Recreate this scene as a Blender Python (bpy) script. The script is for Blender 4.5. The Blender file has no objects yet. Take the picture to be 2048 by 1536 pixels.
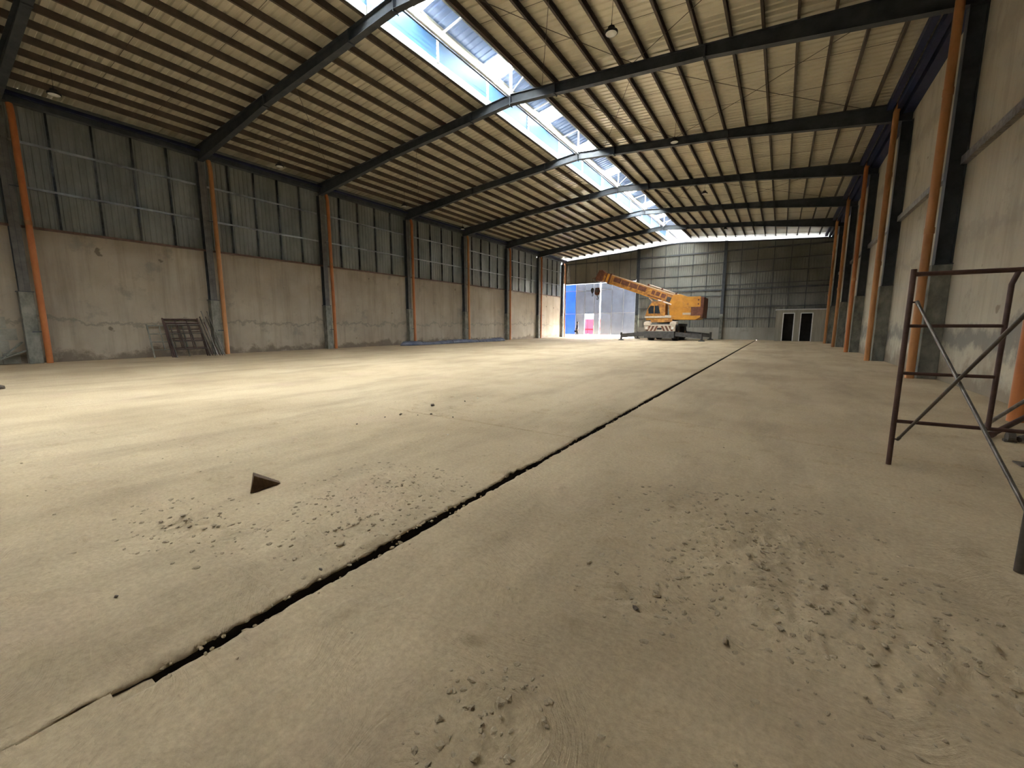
import bpy, bmesh, math, random
import numpy as np
from mathutils import Vector, Matrix

# ------------------------------------------------------------------ camera, sky, exposure
scene = bpy.context.scene
col = scene.collection
scene.view_settings.view_transform = 'Standard'
scene.view_settings.look = 'None'
scene.view_settings.gamma = 1.0
scene.view_settings.use_curve_mapping = False
scene.view_settings.exposure = 7.52

cam_d = bpy.data.cameras.new('camera')
cam_d.sensor_fit = 'HORIZONTAL'
cam_d.sensor_width = 36.0
cam_d.lens = 822.2 / 2048.0 * 36.0
cam_d.clip_start = 0.05
cam_d.clip_end = 500
cam = bpy.data.objects.new('camera', cam_d)
col.objects.link(cam)
_F = Vector((-0.53879737, 0.83075491, -0.1397987)).normalized()
_R = Vector((math.cos(math.radians(32.966)), math.sin(math.radians(32.966)), 0))
_U = _R.cross(_F)
_M = Matrix((_R, _U, -_F)).transposed().to_4x4()
_M.translation = Vector((0, 0, 1.3))
cam.matrix_world = _M
scene.camera = cam

world = bpy.data.worlds.new('sky')
scene.world = world
world.use_nodes = True
_nt = world.node_tree
_bg = _nt.nodes['Background']
_tc = _nt.nodes.new('ShaderNodeTexCoord')
_sep = _nt.nodes.new('ShaderNodeSeparateXYZ')
_ramp = _nt.nodes.new('ShaderNodeValToRGB')
_nt.links.new(_tc.outputs['Generated'], _sep.inputs[0])
# below the horizon: plain dull earth; above it: hazy white rising to pale blue
_mr = _nt.nodes.new('ShaderNodeMapRange')
_mr.inputs['From Min'].default_value = -1.0
_nt.links.new(_sep.outputs['Z'], _mr.inputs['Value'])
_ramp.color_ramp.elements[0].position = 0.498
_ramp.color_ramp.elements[0].color = (0.10, 0.09, 0.075, 1)
_e = _ramp.color_ramp.elements.new(0.502)
_e.color = (1.0, 0.97, 0.92, 1)
_ramp.color_ramp.elements[2].position = 1.0
_ramp.color_ramp.elements[2].color = (0.82, 0.88, 0.95, 1)
_nt.links.new(_mr.outputs[0], _ramp.inputs['Fac'])
_nt.links.new(_ramp.outputs['Color'], _bg.inputs['Color'])
_bg.inputs['Strength'].default_value = 1.0

def portal(name, loc, rot, sx, sy):
    d = bpy.data.lights.new(name, 'AREA')
    d.shape = 'RECTANGLE'; d.size = sx; d.size_y = sy
    d.cycles.is_portal = True
    o = bpy.data.objects.new(name, d); col.objects.link(o)
    o.location = loc; o.rotation_euler = rot
    return o
portal('sky_portal_roof', (-9.3, 16.0, 10.16), (0, 0, 0), 2.1, 60.0)
portal('sky_portal_gable', (-9.35, 45.45, 9.4), (-math.pi / 2, 0, 0), 25.0, 1.4)
portal('sky_portal_door', (-17.6, 45.5, 3.05), (-math.pi / 2, 0, 0), 8.2, 6.0)
cy = scene.cycles
cy.use_denoising = True
cy.max_bounces = 7
cy.diffuse_bounces = 4
cy.glossy_bounces = 3
cy.use_adaptive_sampling = True
cy.adaptive_threshold = 0.04
cy.transparent_max_bounces = 12
cy.sample_clamp_indirect = 6.0

rnd = random.Random(7)
PI = math.pi
# ------------------------------------------------------------------ materials
MATS = {}
def nodes_of(name):
    m = bpy.data.materials.new(name); m.use_nodes = True
    nt = m.node_tree
    b = nt.nodes['Principled BSDF']
    return m, nt, b
def ramp_node(nt, fac, stops):
    r = nt.nodes.new('ShaderNodeValToRGB')
    el = r.color_ramp.elements
    while len(el) < len(stops): el.new(0.5)
    for e, (p, c) in zip(el, stops):
        e.position = p; e.color = (c[0], c[1], c[2], 1)
    nt.links.new(fac, r.inputs['Fac'])
    return r.outputs['Color']
def coords(nt, scale=(1, 1, 1), kind='Object'):
    t = nt.nodes.new('ShaderNodeTexCoord')
    mp = nt.nodes.new('ShaderNodeMapping')
    mp.inputs['Scale'].default_value = scale
    if kind == 'World':
        g = nt.nodes.new('ShaderNodeNewGeometry')
        nt.links.new(g.outputs['Position'], mp.inputs['Vector'])
    else:
        nt.links.new(t.outputs[kind], mp.inputs['Vector'])
    return mp.outputs['Vector']
def noise(nt, vec, scale, detail=5, rough=0.6, out='Fac'):
    n = nt.nodes.new('ShaderNodeTexNoise')
    n.inputs['Scale'].default_value = scale
    n.inputs['Detail'].default_value = detail
    n.inputs['Roughness'].default_value = rough
    nt.links.new(vec, n.inputs['Vector'])
    return n.outputs[out]
def mix(nt, fac, a, b, mode='MIX'):
    x = nt.nodes.new('ShaderNodeMix'); x.data_type = 'RGBA'; x.blend_type = mode
    if isinstance(fac, (int, float)): x.inputs[0].default_value = fac
    else: nt.links.new(fac, x.inputs[0])
    for v, i in ((a, 6), (b, 7)):
        if isinstance(v, (tuple, list)): x.inputs[i].default_value = (v[0], v[1], v[2], 1)
        else: nt.links.new(v, x.inputs[i])
    return x.outputs[2]
def bump(nt, b, h, strength, dist=0.02, normal=None):
    n = nt.nodes.new('ShaderNodeBump')
    n.inputs['Strength'].default_value = strength
    n.inputs['Distance'].default_value = dist
    nt.links.new(h, n.inputs['Height'])
    if normal is not None: nt.links.new(normal, n.inputs['Normal'])
    nt.links.new(n.outputs['Normal'], b.inputs['Normal'])
    return n.outputs['Normal']
def math_node(nt, op, a, b=None):
    n = nt.nodes.new('ShaderNodeMath'); n.operation = op
    for v, i in ((a, 0), (b, 1)):
        if v is None: continue
        if isinstance(v, (int, float)): n.inputs[i].default_value = v
        else: nt.links.new(v, n.inputs[i])
    return n.outputs[0]

def worn(name, c1, c2, scale=6, rough=0.6, metal=0.0, stretch=(1, 1, 1), bs=0.15, lo=0.35, hi=0.65, spec=0.4, kind='World'):
    m, nt, b = nodes_of(name)
    v = coords(nt, stretch, kind)
    f = noise(nt, v, scale, 6, 0.65)
    nt.links.new(ramp_node(nt, f, [(lo, c1), (hi, c2)]), b.inputs['Base Color'])
    b.inputs['Roughness'].default_value = rough
    b.inputs['Metallic'].default_value = metal
    b.inputs['Specular IOR Level'].default_value = spec
    if bs: bump(nt, b, noise(nt, v, scale * 4, 4), bs, 0.01)
    MATS[name] = m
    return m

M_STEEL = worn('dark_painted_steel', (0.035, 0.042, 0.05), (0.065, 0.072, 0.08), 3, 0.55, 0.2)
M_PURLIN = worn('brown_primed_steel', (0.055, 0.043, 0.034), (0.085, 0.065, 0.05), 2.5, 0.6, 0.1)
M_NAVY = worn('navy_painted_gutter', (0.012, 0.016, 0.05), (0.022, 0.03, 0.085), 3, 0.45, 0.1)
M_PIPE = worn('orange_plastic_pipe', (0.32, 0.095, 0.028), (0.46, 0.165, 0.05), 2.2, 0.5, 0, (1, 1, 0.35), 0.05)
M_PIPE2 = worn('faded_plastic_pipe', (0.30, 0.13, 0.045), (0.50, 0.23, 0.09), 1.6, 0.55, 0, (1, 1, 0.3), 0.05)
M_GALV = worn('galvanised_cladding', (0.18, 0.19, 0.175), (0.27, 0.28, 0.255), 1.2, 0.42, 0.35, (1, 1, 0.4), 0.04)
M_GIRT = worn('galvanised_girt', (0.20, 0.205, 0.21), (0.50, 0.51, 0.51), 0.9, 0.3, 0.75, (1, 1, 1), 0.03)
M_POST = worn('painted_highlight_post', (0.035, 0.036, 0.038), (0.16, 0.165, 0.165), 0.55, 0.28, 0.7, (1, 1, 1.6), 0.02, 0.42, 0.66)  # bright streaks in the colour stand in for highlights on dark posts
M_DGIRT = worn('dark_girt', (0.06, 0.065, 0.07), (0.11, 0.115, 0.115), 3, 0.5, 0.3)
M_GALVD = worn('dull_gable_cladding', (0.17, 0.168, 0.145), (0.25, 0.245, 0.21), 0.5, 0.5, 0.25, (1, 1, 0.4), 0.04)
M_ROOF = worn('cream_roof_sheet', (0.50, 0.455, 0.345), (0.60, 0.55, 0.425), 0.7, 0.32, 0.3, (1, 1, 1), 0.03, spec=0.5)
M_MSHEET = worn('blue_lit_monitor_sheet', (0.13, 0.19, 0.34), (0.18, 0.25, 0.40), 1.0, 0.4, 0.2)  # blue light on the underside is put into the sheet colour
M_WHITE = worn('white_painted_steel', (0.62, 0.63, 0.63), (0.75, 0.75, 0.74), 4, 0.45, 0.1)
M_CONC = worn('grey_green_concrete', (0.10, 0.105, 0.085), (0.24, 0.235, 0.20), 4, 0.9, 0, (1, 1, 0.6), 0.4)
M_RUST = worn('rusty_scaffold_tube', (0.045, 0.022, 0.018), (0.085, 0.045, 0.035), 7, 0.55, 0.2, (1, 1, 1), 0.2)
M_SCAF = worn('greenish_scaffold_tube', (0.05, 0.042, 0.034), (0.10, 0.085, 0.07), 6, 0.5, 0.3, (1, 1, 1), 0.2)
M_BRACE = worn('galvanised_brace_tube', (0.14, 0.12, 0.10), (0.32, 0.30, 0.27), 8, 0.4, 0.6, (1, 1, 1), 0.1)
M_BRACED = worn('dull_brace_tube', (0.06, 0.05, 0.04), (0.17, 0.15, 0.125), 8, 0.4, 0.5, (1, 1, 1), 0.1)
M_DARK = worn('painted_interior_shade', (0.02, 0.018, 0.016), (0.035, 0.03, 0.028), 3, 0.9)  # near-black colour stands in for shade inside the cabin
M_BLACK = worn('black_rubber', (0.012, 0.012, 0.012), (0.03, 0.029, 0.028), 5, 0.85)
M_YELL = worn('crane_yellow_paint', (0.42, 0.175, 0.018), (0.60, 0.27, 0.028), 1.5, 0.4, 0, (1, 1, 1), 0.03)
M_YELLW = worn('weathered_crane_yellow', (0.20, 0.075, 0.02), (0.55, 0.25, 0.045), 3.2, 0.5, 0, (1, 1, 1), 0.06)
M_BROWN = worn('rust_brown_paint', (0.085, 0.028, 0.014), (0.17, 0.06, 0.03), 3, 0.6)
M_CREAM = worn('cream_crane_paint', (0.40, 0.33, 0.25), (0.60, 0.51, 0.39), 4, 0.5)
M_CRGREY = worn('dark_grey_crane_steel', (0.045, 0.042, 0.04), (0.085, 0.08, 0.075), 4, 0.6, 0.2)
M_CHROME = worn('bare_cylinder_rod', (0.55, 0.45, 0.36), (0.7, 0.6, 0.5), 5, 0.3, 0.6)
M_WOOD = worn('dark_brown_wood', (0.075, 0.045, 0.025), (0.15, 0.092, 0.05), 9, 0.8, 0, (4, 4, 1), 0.5)
M_STONE = worn('dark_stone', (0.06, 0.045, 0.035), (0.12, 0.095, 0.07), 20, 0.9, 0, (1, 1, 1), 0.5)
M_PALE = worn('pale_stone', (0.62, 0.58, 0.50), (0.75, 0.70, 0.62), 20, 0.8, 0, (1, 1, 1), 0.3)
M_TARP = worn('dark_blue_tarpaulin', (0.045, 0.06, 0.10), (0.12, 0.13, 0.17), 2.5, 0.5, 0, (1, 1, 1), 0.3)
M_RED = worn('red_boundary_paint', (0.5, 0.0045, 0.0075), (0.62, 0.006, 0.010), 2, 0.9, spec=0.0)
M_DRED = worn('dark_red_paint', (0.010, 0.0018, 0.0028), (0.014, 0.0024, 0.0036), 2, 0.9, spec=0.0)
M_OUT = worn('yard_concrete', (0.10, 0.09, 0.075), (0.14, 0.125, 0.105), 1, 0.9)
M_CABIN = worn('beige_partition_board', (0.26, 0.24, 0.19), (0.36, 0.33, 0.265), 1.6, 0.6, 0.05, (3, 3, 0.3), 0.05)
M_BRSILL = worn('brown_steel_sill', (0.10, 0.06, 0.045), (0.17, 0.105, 0.08), 4, 0.6, 0.1)
M_SKIN = worn('brown_skin', (0.13, 0.07, 0.045), (0.16, 0.09, 0.06), 8, 0.6)
M_SHIRT = worn('dark_shirt_cloth', (0.018, 0.02, 0.035), (0.03, 0.034, 0.055), 20, 0.9)
M_TROUS = worn('grey_trouser_cloth', (0.06, 0.06, 0.065), (0.09, 0.09, 0.095), 20, 0.9)
M_HAIR = worn('black_hair', (0.008, 0.007, 0.006), (0.015, 0.013, 0.012), 30, 0.7)
M_DOORF = worn('glare_lit_door_frame', (0.50, 0.53, 0.60), (0.62, 0.65, 0.72), 4, 0.4, 0.2)  # pale tone puts the glare on the frame into its colour

def translucent(name, refl, trans, rough=0.5):
    """thin plastic sheet: a little light comes through, the rest is reflected"""
    m, nt, b = nodes_of(name)
    v = coords(nt, (1, 1, 1), 'World')
    f = noise(nt, v, 1.6, 5)
    b.inputs['Roughness'].default_value = rough
    nt.links.new(ramp_node(nt, f, [(0.3, tuple(0.8 * c for c in refl)), (0.7, refl)]), b.inputs['Base Color'])
    t = nt.nodes.new('ShaderNodeBsdfTranslucent')
    nt.links.new(ramp_node(nt, f, [(0.3, tuple(0.7 * c for c in trans)), (0.7, trans)]), t.inputs['Color'])
    a = nt.nodes.new('ShaderNodeAddShader')
    nt.links.new(b.outputs[0], a.inputs[0]); nt.links.new(t.outputs[0], a.inputs[1])
    nt.links.new(a.outputs[0], nt.nodes['Material Output'].inputs['Surface'])
    MATS[name] = m
    return m
M_DOORP = translucent('glowing_door_sheet', (0.22, 0.235, 0.265), (0.046, 0.051, 0.062))  # translucency stands in for the bloom over metal sheets
M_DOORB = translucent('blue_door_sheet', (0.04, 0.10, 0.30), (0.028, 0.06, 0.14))
M_LOUV = translucent('sky_tinted_louvre', (0.010, 0.036, 0.085), (0.0015, 0.0062, 0.0135))  # blue of the sky outside is put into the blades

M_STRIP = translucent('added_strip_diffuser', (0.30, 0.31, 0.31), (0.165, 0.168, 0.17))
# clear corrugated plastic of the skylights: see-through, tinted, with a weak gloss
def clear_sheet(name, tint, gloss):
    m, nt, b = nodes_of(name)
    tr = nt.nodes.new('ShaderNodeBsdfTransparent')
    v = coords(nt, (1, 1, 1), 'World')
    f = noise(nt, v, 3, 4)
    nt.links.new(ramp_node(nt, f, [(0.3, tuple(0.9 * c for c in tint)), (0.7, tint)]), tr.inputs['Color'])
    g = nt.nodes.new('ShaderNodeBsdfGlossy'); g.inputs['Roughness'].default_value = 0.25
    mx = nt.nodes.new('ShaderNodeMixShader'); mx.inputs[0].default_value = gloss
    nt.links.new(tr.outputs[0], mx.inputs[1]); nt.links.new(g.outputs[0], mx.inputs[2])
    nt.links.new(mx.outputs[0], nt.nodes['Material Output'].inputs['Surface'])
    MATS[name] = m
    return m
M_CLEAR = clear_sheet('clear_roof_sheet', (0.86, 0.88, 0.86), 0.06)
M_LENS = worn('white_lamp_lens', (0.72, 0.72, 0.68), (0.80, 0.80, 0.76), 4, 0.25, 0)

def glass_mat():
    m, nt, b = nodes_of('smoked_cab_glass')
    v = coords(nt, (1, 1, 1), 'World')
    nt.links.new(ramp_node(nt, noise(nt, v, 3), [(0.3, (0.02, 0.025, 0.03)), (0.7, (0.04, 0.045, 0.05))]), b.inputs['Base Color'])
    b.inputs['Roughness'].default_value = 0.08
    return m
M_GLASS = glass_mat()

def floor_mat():
    m, nt, b = nodes_of('dusty_concrete_floor')
    v = coords(nt, (1, 1, 1), 'World')
    n1 = noise(nt, v, 0.35, 6, 0.6)
    c = ramp_node(nt, n1, [(0.30, (0.34, 0.252, 0.150)), (0.50, (0.435, 0.333, 0.207)), (0.72, (0.495, 0.388, 0.25))])
    n2 = noise(nt, coords(nt, (1.0, 0.28, 1), 'World'), 1.1, 7, 0.7)
    c = mix(nt, ramp_node(nt, n2, [(0.47, (0, 0, 0)), (0.70, (0.6, 0.6, 0.6))]), c, (0.235, 0.175, 0.108))
    n3 = noise(nt, v, 0.9, 3, 0.5)
    c = mix(nt, ramp_node(nt, n3, [(0.58, (0, 0, 0)), (0.75, (0.35, 0.35, 0.35))]), c, (0.43, 0.30, 0.215))
    n4 = noise(nt, v, 38, 6, 0.75)
    c = mix(nt, 0.6, c, ramp_node(nt, n4, [(0.3, (0.62, 0.62, 0.62)), (0.65, (1.12, 1.12, 1.12))]), 'MULTIPLY')
    # dark dirt flecks, partly painted in for the weak shading of the relief
    mpf = nt.nodes.new('ShaderNodeMapping'); mpf.inputs['Scale'].default_value = (2.2, 5.5, 1); mpf.inputs['Rotation'].default_value = (0, 0, 0.5)
    nt.links.new(v, mpf.inputs['Vector'])
    fl = noise(nt, mpf.outputs[0], 2.4, 8, 0.78)
    c = mix(nt, ramp_node(nt, fl, [(0.60, (0, 0, 0)), (0.72, (0.5, 0.5, 0.5))]), c, (0.18, 0.135, 0.088))
    nt.links.new(c, b.inputs['Base Color'])
    b.inputs['Roughness'].default_value = 0.92
    b.inputs['Specular IOR Level'].default_value = 0.25
    # trowel strokes and crumbs
    d = nt.nodes.new('ShaderNodeVectorMath'); d.operation = 'ADD'
    w = noise(nt, v, 0.8, 2, 0.5, 'Color')
    sc = nt.nodes.new('ShaderNodeVectorMath'); sc.operation = 'SCALE'; sc.inputs['Scale'].default_value = 3.0
    nt.links.new(w, sc.inputs[0])
    nt.links.new(v, d.inputs[0]); nt.links.new(sc.outputs[0], d.inputs[1])
    mp = nt.nodes.new('ShaderNodeMapping'); mp.inputs['Scale'].default_value = (7, 26, 1)
    nt.links.new(d.outputs[0], mp.inputs['Vector'])
    h1 = noise(nt, mp.outputs[0], 1.0, 6, 0.65)
    na = bump(nt, b, h1, 0.55, 0.035)
    bump(nt, b, noise(nt, v, 45, 5, 0.7), 0.5, 0.014, na)
    MATS['floor'] = m
    return m
M_FLOOR = floor_mat()
M_DIRT = worn('brown_dirt', (0.27, 0.21, 0.135), (0.38, 0.30, 0.195), 30, 0.95, 0, (1, 1, 1), 0.6)
M_JOINT = worn('dark_joint_shade', (0.02, 0.015, 0.011), (0.04, 0.03, 0.022), 30, 0.95, 0, (1, 1, 1), 0.6)  # near-black colour paints in the shade of the open joint
M_FILL = worn('joint_filler_dust', (0.26, 0.21, 0.15), (0.36, 0.30, 0.215), 12, 0.95, 0, (1, 1, 1), 0.8)

def plaster(name, base, pale, patch, dark, seed, zbands=()):
    m, nt, b = nodes_of(name)
    g = nt.nodes.new('ShaderNodeNewGeometry')
    off = nt.nodes.new('ShaderNodeVectorMath'); off.operation = 'ADD'
    off.inputs[1].default_value = (seed, seed * 1.7, seed * 0.3)
    nt.links.new(g.outputs['Position'], off.inputs[0])
    v = off.outputs[0]
    c = ramp_node(nt, noise(nt, v, 0.45, 6, 0.6), [(0.32, base), (0.68, pale)])
    # cement-grey patches, thin damp streaks, knocked-out spots
    c = mix(nt, ramp_node(nt, noise(nt, v, 0.75, 7, 0.72), [(0.57, (0, 0, 0)), (0.66, (0.8, 0.8, 0.8))]), c, patch)
    st = nt.nodes.new('ShaderNodeMapping'); st.inputs['Scale'].default_value = (3.2, 3.2, 0.22)
    nt.links.new(v, st.inputs['Vector'])
    c = mix(nt, ramp_node(nt, noise(nt, st.outputs[0], 1.0, 5, 0.65), [(0.48, (0, 0, 0)), (0.75, (0.45, 0.45, 0.45))]), c, dark)
    c = mix(nt, ramp_node(nt, noise(nt, v, 1.7, 3, 0.4), [(0.735, (0, 0, 0)), (0.76, (0.85, 0.85, 0.85))]), c, dark)
    sp = nt.nodes.new('ShaderNodeSeparateXYZ'); nt.links.new(g.outputs['Position'], sp.inputs[0])
    wob = noise(nt, v, 1.3, 6, 0.7)
    for z0, w0, strength, colr in zbands:
        # a ragged band round height z0; stains, plus painted shading at the highest
        zz = math_node(nt, 'ADD', sp.outputs['Z'], math_node(nt, 'MULTIPLY', math_node(nt, 'SUBTRACT', wob, 0.5), 1.6))
        dd = math_node(nt, 'ABSOLUTE', math_node(nt, 'SUBTRACT', zz, z0))
        mask = nt.nodes.new('ShaderNodeMapRange')
        mask.inputs['From Min'].default_value = w0; mask.inputs['From Max'].default_value = w0 * 0.35
        mask.inputs['To Min'].default_value = 0; mask.inputs['To Max'].default_value = strength
        nt.links.new(dd, mask.inputs['Value'])
        c = mix(nt, mask.outputs[0], c, colr)
    nt.links.new(c, b.inputs['Base Color'])
    b.inputs['Roughness'].default_value = 0.9
    b.inputs['Specular IOR Level'].default_value = 0.25
    na = bump(nt, b, noise(nt, v, 2.2, 6, 0.6), 0.25, 0.03)
    bump(nt, b, noise(nt, v, 30, 4, 0.6), 0.2, 0.006, na)
    MATS[name] = m
    return m
M_PLL = plaster('left_wall_plaster', (0.275, 0.23, 0.175), (0.38, 0.325, 0.25), (0.225, 0.205, 0.165), (0.125, 0.10, 0.07), 3.1,
                ((0.0, 0.35, 0.75, (0.12, 0.09, 0.065)), (1.45, 0.10, 0.55, (0.15, 0.14, 0.115))))
M_PLR = plaster('right_wall_plaster', (0.38, 0.335, 0.25), (0.49, 0.44, 0.34), (0.30, 0.265, 0.20), (0.22, 0.185, 0.13), 11.0,
                ((0.0, 0.55, 0.7, (0.16, 0.125, 0.085)), (1.05, 0.34, 0.85, (0.19, 0.18, 0.155)), (7.3, 0.30, 0.35, (0.25, 0.22, 0.175)), (3.3, 0.2, 0.3, (0.25, 0.22, 0.18))))  # faint top band paints the shading by the bond beam
M_PLE = plaster('gable_dado_plaster', (0.27, 0.25, 0.21), (0.34, 0.32, 0.275), (0.24, 0.23, 0.2), (0.16, 0.14, 0.11), 7.7, ())
M_BLOCK = worn('concrete_block', (0.20, 0.19, 0.155), (0.31, 0.295, 0.245), 2.5, 0.95, 0, (1, 1, 1), 0.5)

# ------------------------------------------------------------------ mesh helpers
class MB:
    def __init__(s): s.v = []; s.f = []; s.smooth = []
    def add(s, vs, fs, smooth=False):
        o = len(s.v); s.v += [tuple(p) for p in vs]
        s.f += [tuple(i + o for i in f) for f in fs]; s.smooth += [smooth] * len(fs)
        return s
    def box(s, x0, x1, y0, y1, z0, z1):
        v = [(x0, y0, z0), (x1, y0, z0), (x1, y1, z0), (x0, y1, z0), (x0, y0, z1), (x1, y0, z1), (x1, y1, z1), (x0, y1, z1)]
        return s.add(v, [(0, 3, 2, 1), (4, 5, 6, 7), (0, 1, 5, 4), (1, 2, 6, 5), (2, 3, 7, 6), (3, 0, 4, 7)])
    def bar(s, a, b, w, h, up=(0, 0, 1)):
        """rectangular bar from a to b; w across, h along up"""
        a = Vector(a); b = Vector(b); d = (b - a).normalized(); up = Vector(up)
        r = d.cross(up)
        if r.length < 1e-5: r = d.cross(Vector((1, 0, 0)))
        r.normalize(); u = r.cross(d).normalized()
        v = [p + r * sx * w / 2 + u * sz * h / 2 for p in (a, b) for sx, sz in ((-1, -1), (1, -1), (1, 1), (-1, 1))]
        return s.add(v, [(3, 2, 1, 0), (4, 5, 6, 7), (0, 1, 5, 4), (1, 2, 6, 5), (2, 3, 7, 6), (3, 0, 4, 7)])
    def tube(s, pts, r, n=10, caps=True):
        pts = [Vector(p) for p in pts]
        rs = r if isinstance(r, (list, tuple)) else [r] * len(pts)
        rings = []
        prev = None
        for i, p in enumerate(pts):
            if i == 0: d = pts[1] - p
            elif i == len(pts) - 1: d = p - pts[i - 1]
            else: d = (pts[i + 1] - p).normalized() + (p - pts[i - 1]).normalized()
            d.normalize()
            if prev is None:
                a = d.cross(Vector((0, 0, 1)))
                if a.length < 0.05: a = d.cross(Vector((1, 0, 0)))
            else: a = prev - d * prev.dot(d)
            a.normalize(); prev = a; b = d.cross(a)
            rings.append([p + (a * math.cos(t) + b * math.sin(t)) * rs[i] for t in [2 * PI * k / n for k in range(n)]])
        v = [q for R in rings for q in R]
        f = [(i * n + k, i * n + (k + 1) % n, (i + 1) * n + (k + 1) % n, (i + 1) * n + k) for i in range(len(pts) - 1) for k in range(n)]
        s.add(v, f, True)
        if caps:
            s.add(rings[0], [tuple(reversed(range(n)))]); s.add(rings[-1], [tuple(range(n))])
        return s
    def lathe(s, prof, c, n=20, axis='z'):
        """profile [(r, h)] turned round the axis through c"""
        v = []
        for r, h in prof:
            for k in range(n):
                t = 2 * PI * k / n; a, b = r * math.cos(t), r * math.sin(t)
                q = {'z': (a, b, h), 'y': (a, h, b), 'x': (h, a, b)}[axis]
                v.append((c[0] + q[0], c[1] + q[1], c[2] + q[2]))
        f = [(i * n + k, i * n + (k + 1) % n, (i + 1) * n + (k + 1) % n, (i + 1) * n + k) for i in range(len(prof) - 1) for k in range(n)]
        f.append(tuple(reversed(range(n)))); f.append(tuple(range((len(prof) - 1) * n, len(prof) * n)))
        return s.add(v, f, False)
    def prism(s, poly, y0, y1, axis='y'):
        """polygon [(a, b)] in the plane across the axis, extruded from y0 to y1"""
        n = len(poly)
        mk = {'y': lambda a, b, t: (a, t, b), 'x': lambda a, b, t: (t, a, b), 'z': lambda a, b, t: (a, b, t)}[axis]
        v = [mk(a, b, y0) for a, b in poly] + [mk(a, b, y1) for a, b in poly]
        f = [tuple(range(n)), tuple(reversed(range(n, 2 * n)))]
        f += [(k, n + k, n + (k + 1) % n, (k + 1) % n) for k in range(n)]
        return s.add(v, f)
    def mesh(s, name, mats, off=(0, 0, 0), recalc=True):
        me = bpy.data.meshes.new(name)
        me.from_pydata([(x - off[0], y - off[1], z - off[2]) for x, y, z in s.v], [], s.f)
        for p, sm in zip(me.polygons, s.smooth): p.use_smooth = sm
        for mt in (mats if isinstance(mats, (list, tuple)) else [mats]): me.materials.append(mt)
        if recalc:
            bm = bmesh.new(); bm.from_mesh(me); bmesh.ops.recalc_face_normals(bm, faces=bm.faces); bm.to_mesh(me); bm.free()
        me.update()
        return me
    def build(s, name, mat, parent=None, bevel=0, recalc=True):
        if parent is not None: off = tuple(WLOC[parent.name])
        else:
            xs, ys, zs = zip(*s.v); off = ((min(xs) + max(xs)) / 2, (min(ys) + max(ys)) / 2, min(zs))
        me = s.mesh(name, mat, off, recalc)
        o = bpy.data.objects.new(name, me); col.objects.link(o)
        if parent is not None: o.parent = parent; WLOC[o.name] = Vector(off)
        else: o.location = off; WLOC[o.name] = Vector(off)
        if bevel:
            b = o.modifiers.new('bevel', 'BEVEL'); b.width = bevel; b.segments = 2; b.limit_method = 'ANGLE'
        return o
WLOC = {}
def empty(name, loc, parent=None):
    o = bpy.data.objects.new(name, None); col.objects.link(o)
    o.empty_display_size = 0.2
    if parent is not None:
        o.parent = parent; o.location = Vector(loc) - WLOC[parent.name]
    else: o.location = loc
    WLOC[o.name] = Vector(loc)
    return o
def tag(o, label, cat, group=None, kind=None):
    if label: o['label'] = label
    if cat: o['category'] = cat
    if group: o['group'] = group
    if kind: o['kind'] = kind
    return o
def struct(o, label, cat='structure'):
    o['kind'] = 'structure'; o['label'] = label; o['category'] = cat
    return o
def inst(name, me, parent, loc):
    """a part that shares its mesh with its twins; loc in world"""
    o = bpy.data.objects.new(name, me); col.objects.link(o)
    o.parent = parent; o.location = Vector(loc) - WLOC[parent.name]
    WLOC[o.name] = Vector(loc)
    return o
ORD = ['nearest', 'second', 'third', 'fourth', 'fifth', 'sixth', 'seventh', 'eighth', 'ninth', 'tenth']

# ------------------------------------------------------------------ key sizes
XL, XR, YE, YB = -22.0, 3.3, 45.2, -14.0
YP = [3.29, 8.92, 14.56, 20.81, 26.89, 33.08, 39.10, 44.85]      # pipes along the left wall
YF = [y - 0.3 for y in YP[:-1]] + [44.55]                        # steel frames
XM = -9.3
def rtop(x): return 9.99 - 0.08 * abs(x - XM)                   # top of the roof beams
def rsheet(x): return rtop(x) + 0.20                             # roof sheet
OPL, OPR = -10.45, -8.2                                          # ridge opening

# ------------------------------------------------------------------ floor
def vnoise(x, y, seed):
    xi = np.floor(x).astype(np.int64); yi = np.floor(y).astype(np.int64)
    fx = x - xi; fy = y - yi
    fx = fx * fx * (3 - 2 * fx); fy = fy * fy * (3 - 2 * fy)
    def h(a, b):
        n = (a * 374761393 + b * 668265263 + seed * 974711) & 0xFFFFFFFF
        n = ((n ^ (n >> 13)) * 1274126177) & 0xFFFFFFFF
        return ((n ^ (n >> 16)) & 0xFFFF) / 65535.0
    return (h(xi, yi) * (1 - fx) + h(xi + 1, yi) * fx) * (1 - fy) + (h(xi, yi + 1) * (1 - fx) + h(xi + 1, yi + 1) * fx) * fy
def fbm(x, y, seed, o=4):
    t = 0; a = 0.5
    for k in range(o):
        t = t + a * vnoise(x * 2 ** k, y * 2 ** k, seed + k); a *= 0.5
    return t
DIRT = [(-2.55, 2.1, 0.55, 0.40), (-0.1, 2.75, 0.62, 0.62), (0.25, 2.2, 0.5, 0.5), (-0.75, 0.95, 0.15, 0.20), (-3.2, 1.0, 0.5, 0.25), (0.75, 2.2, 0.5, 0.3), (-2.3, 1.5, 0.4, 0.35), (-0.5, 1.9, 0.3, 0.25)]
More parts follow.
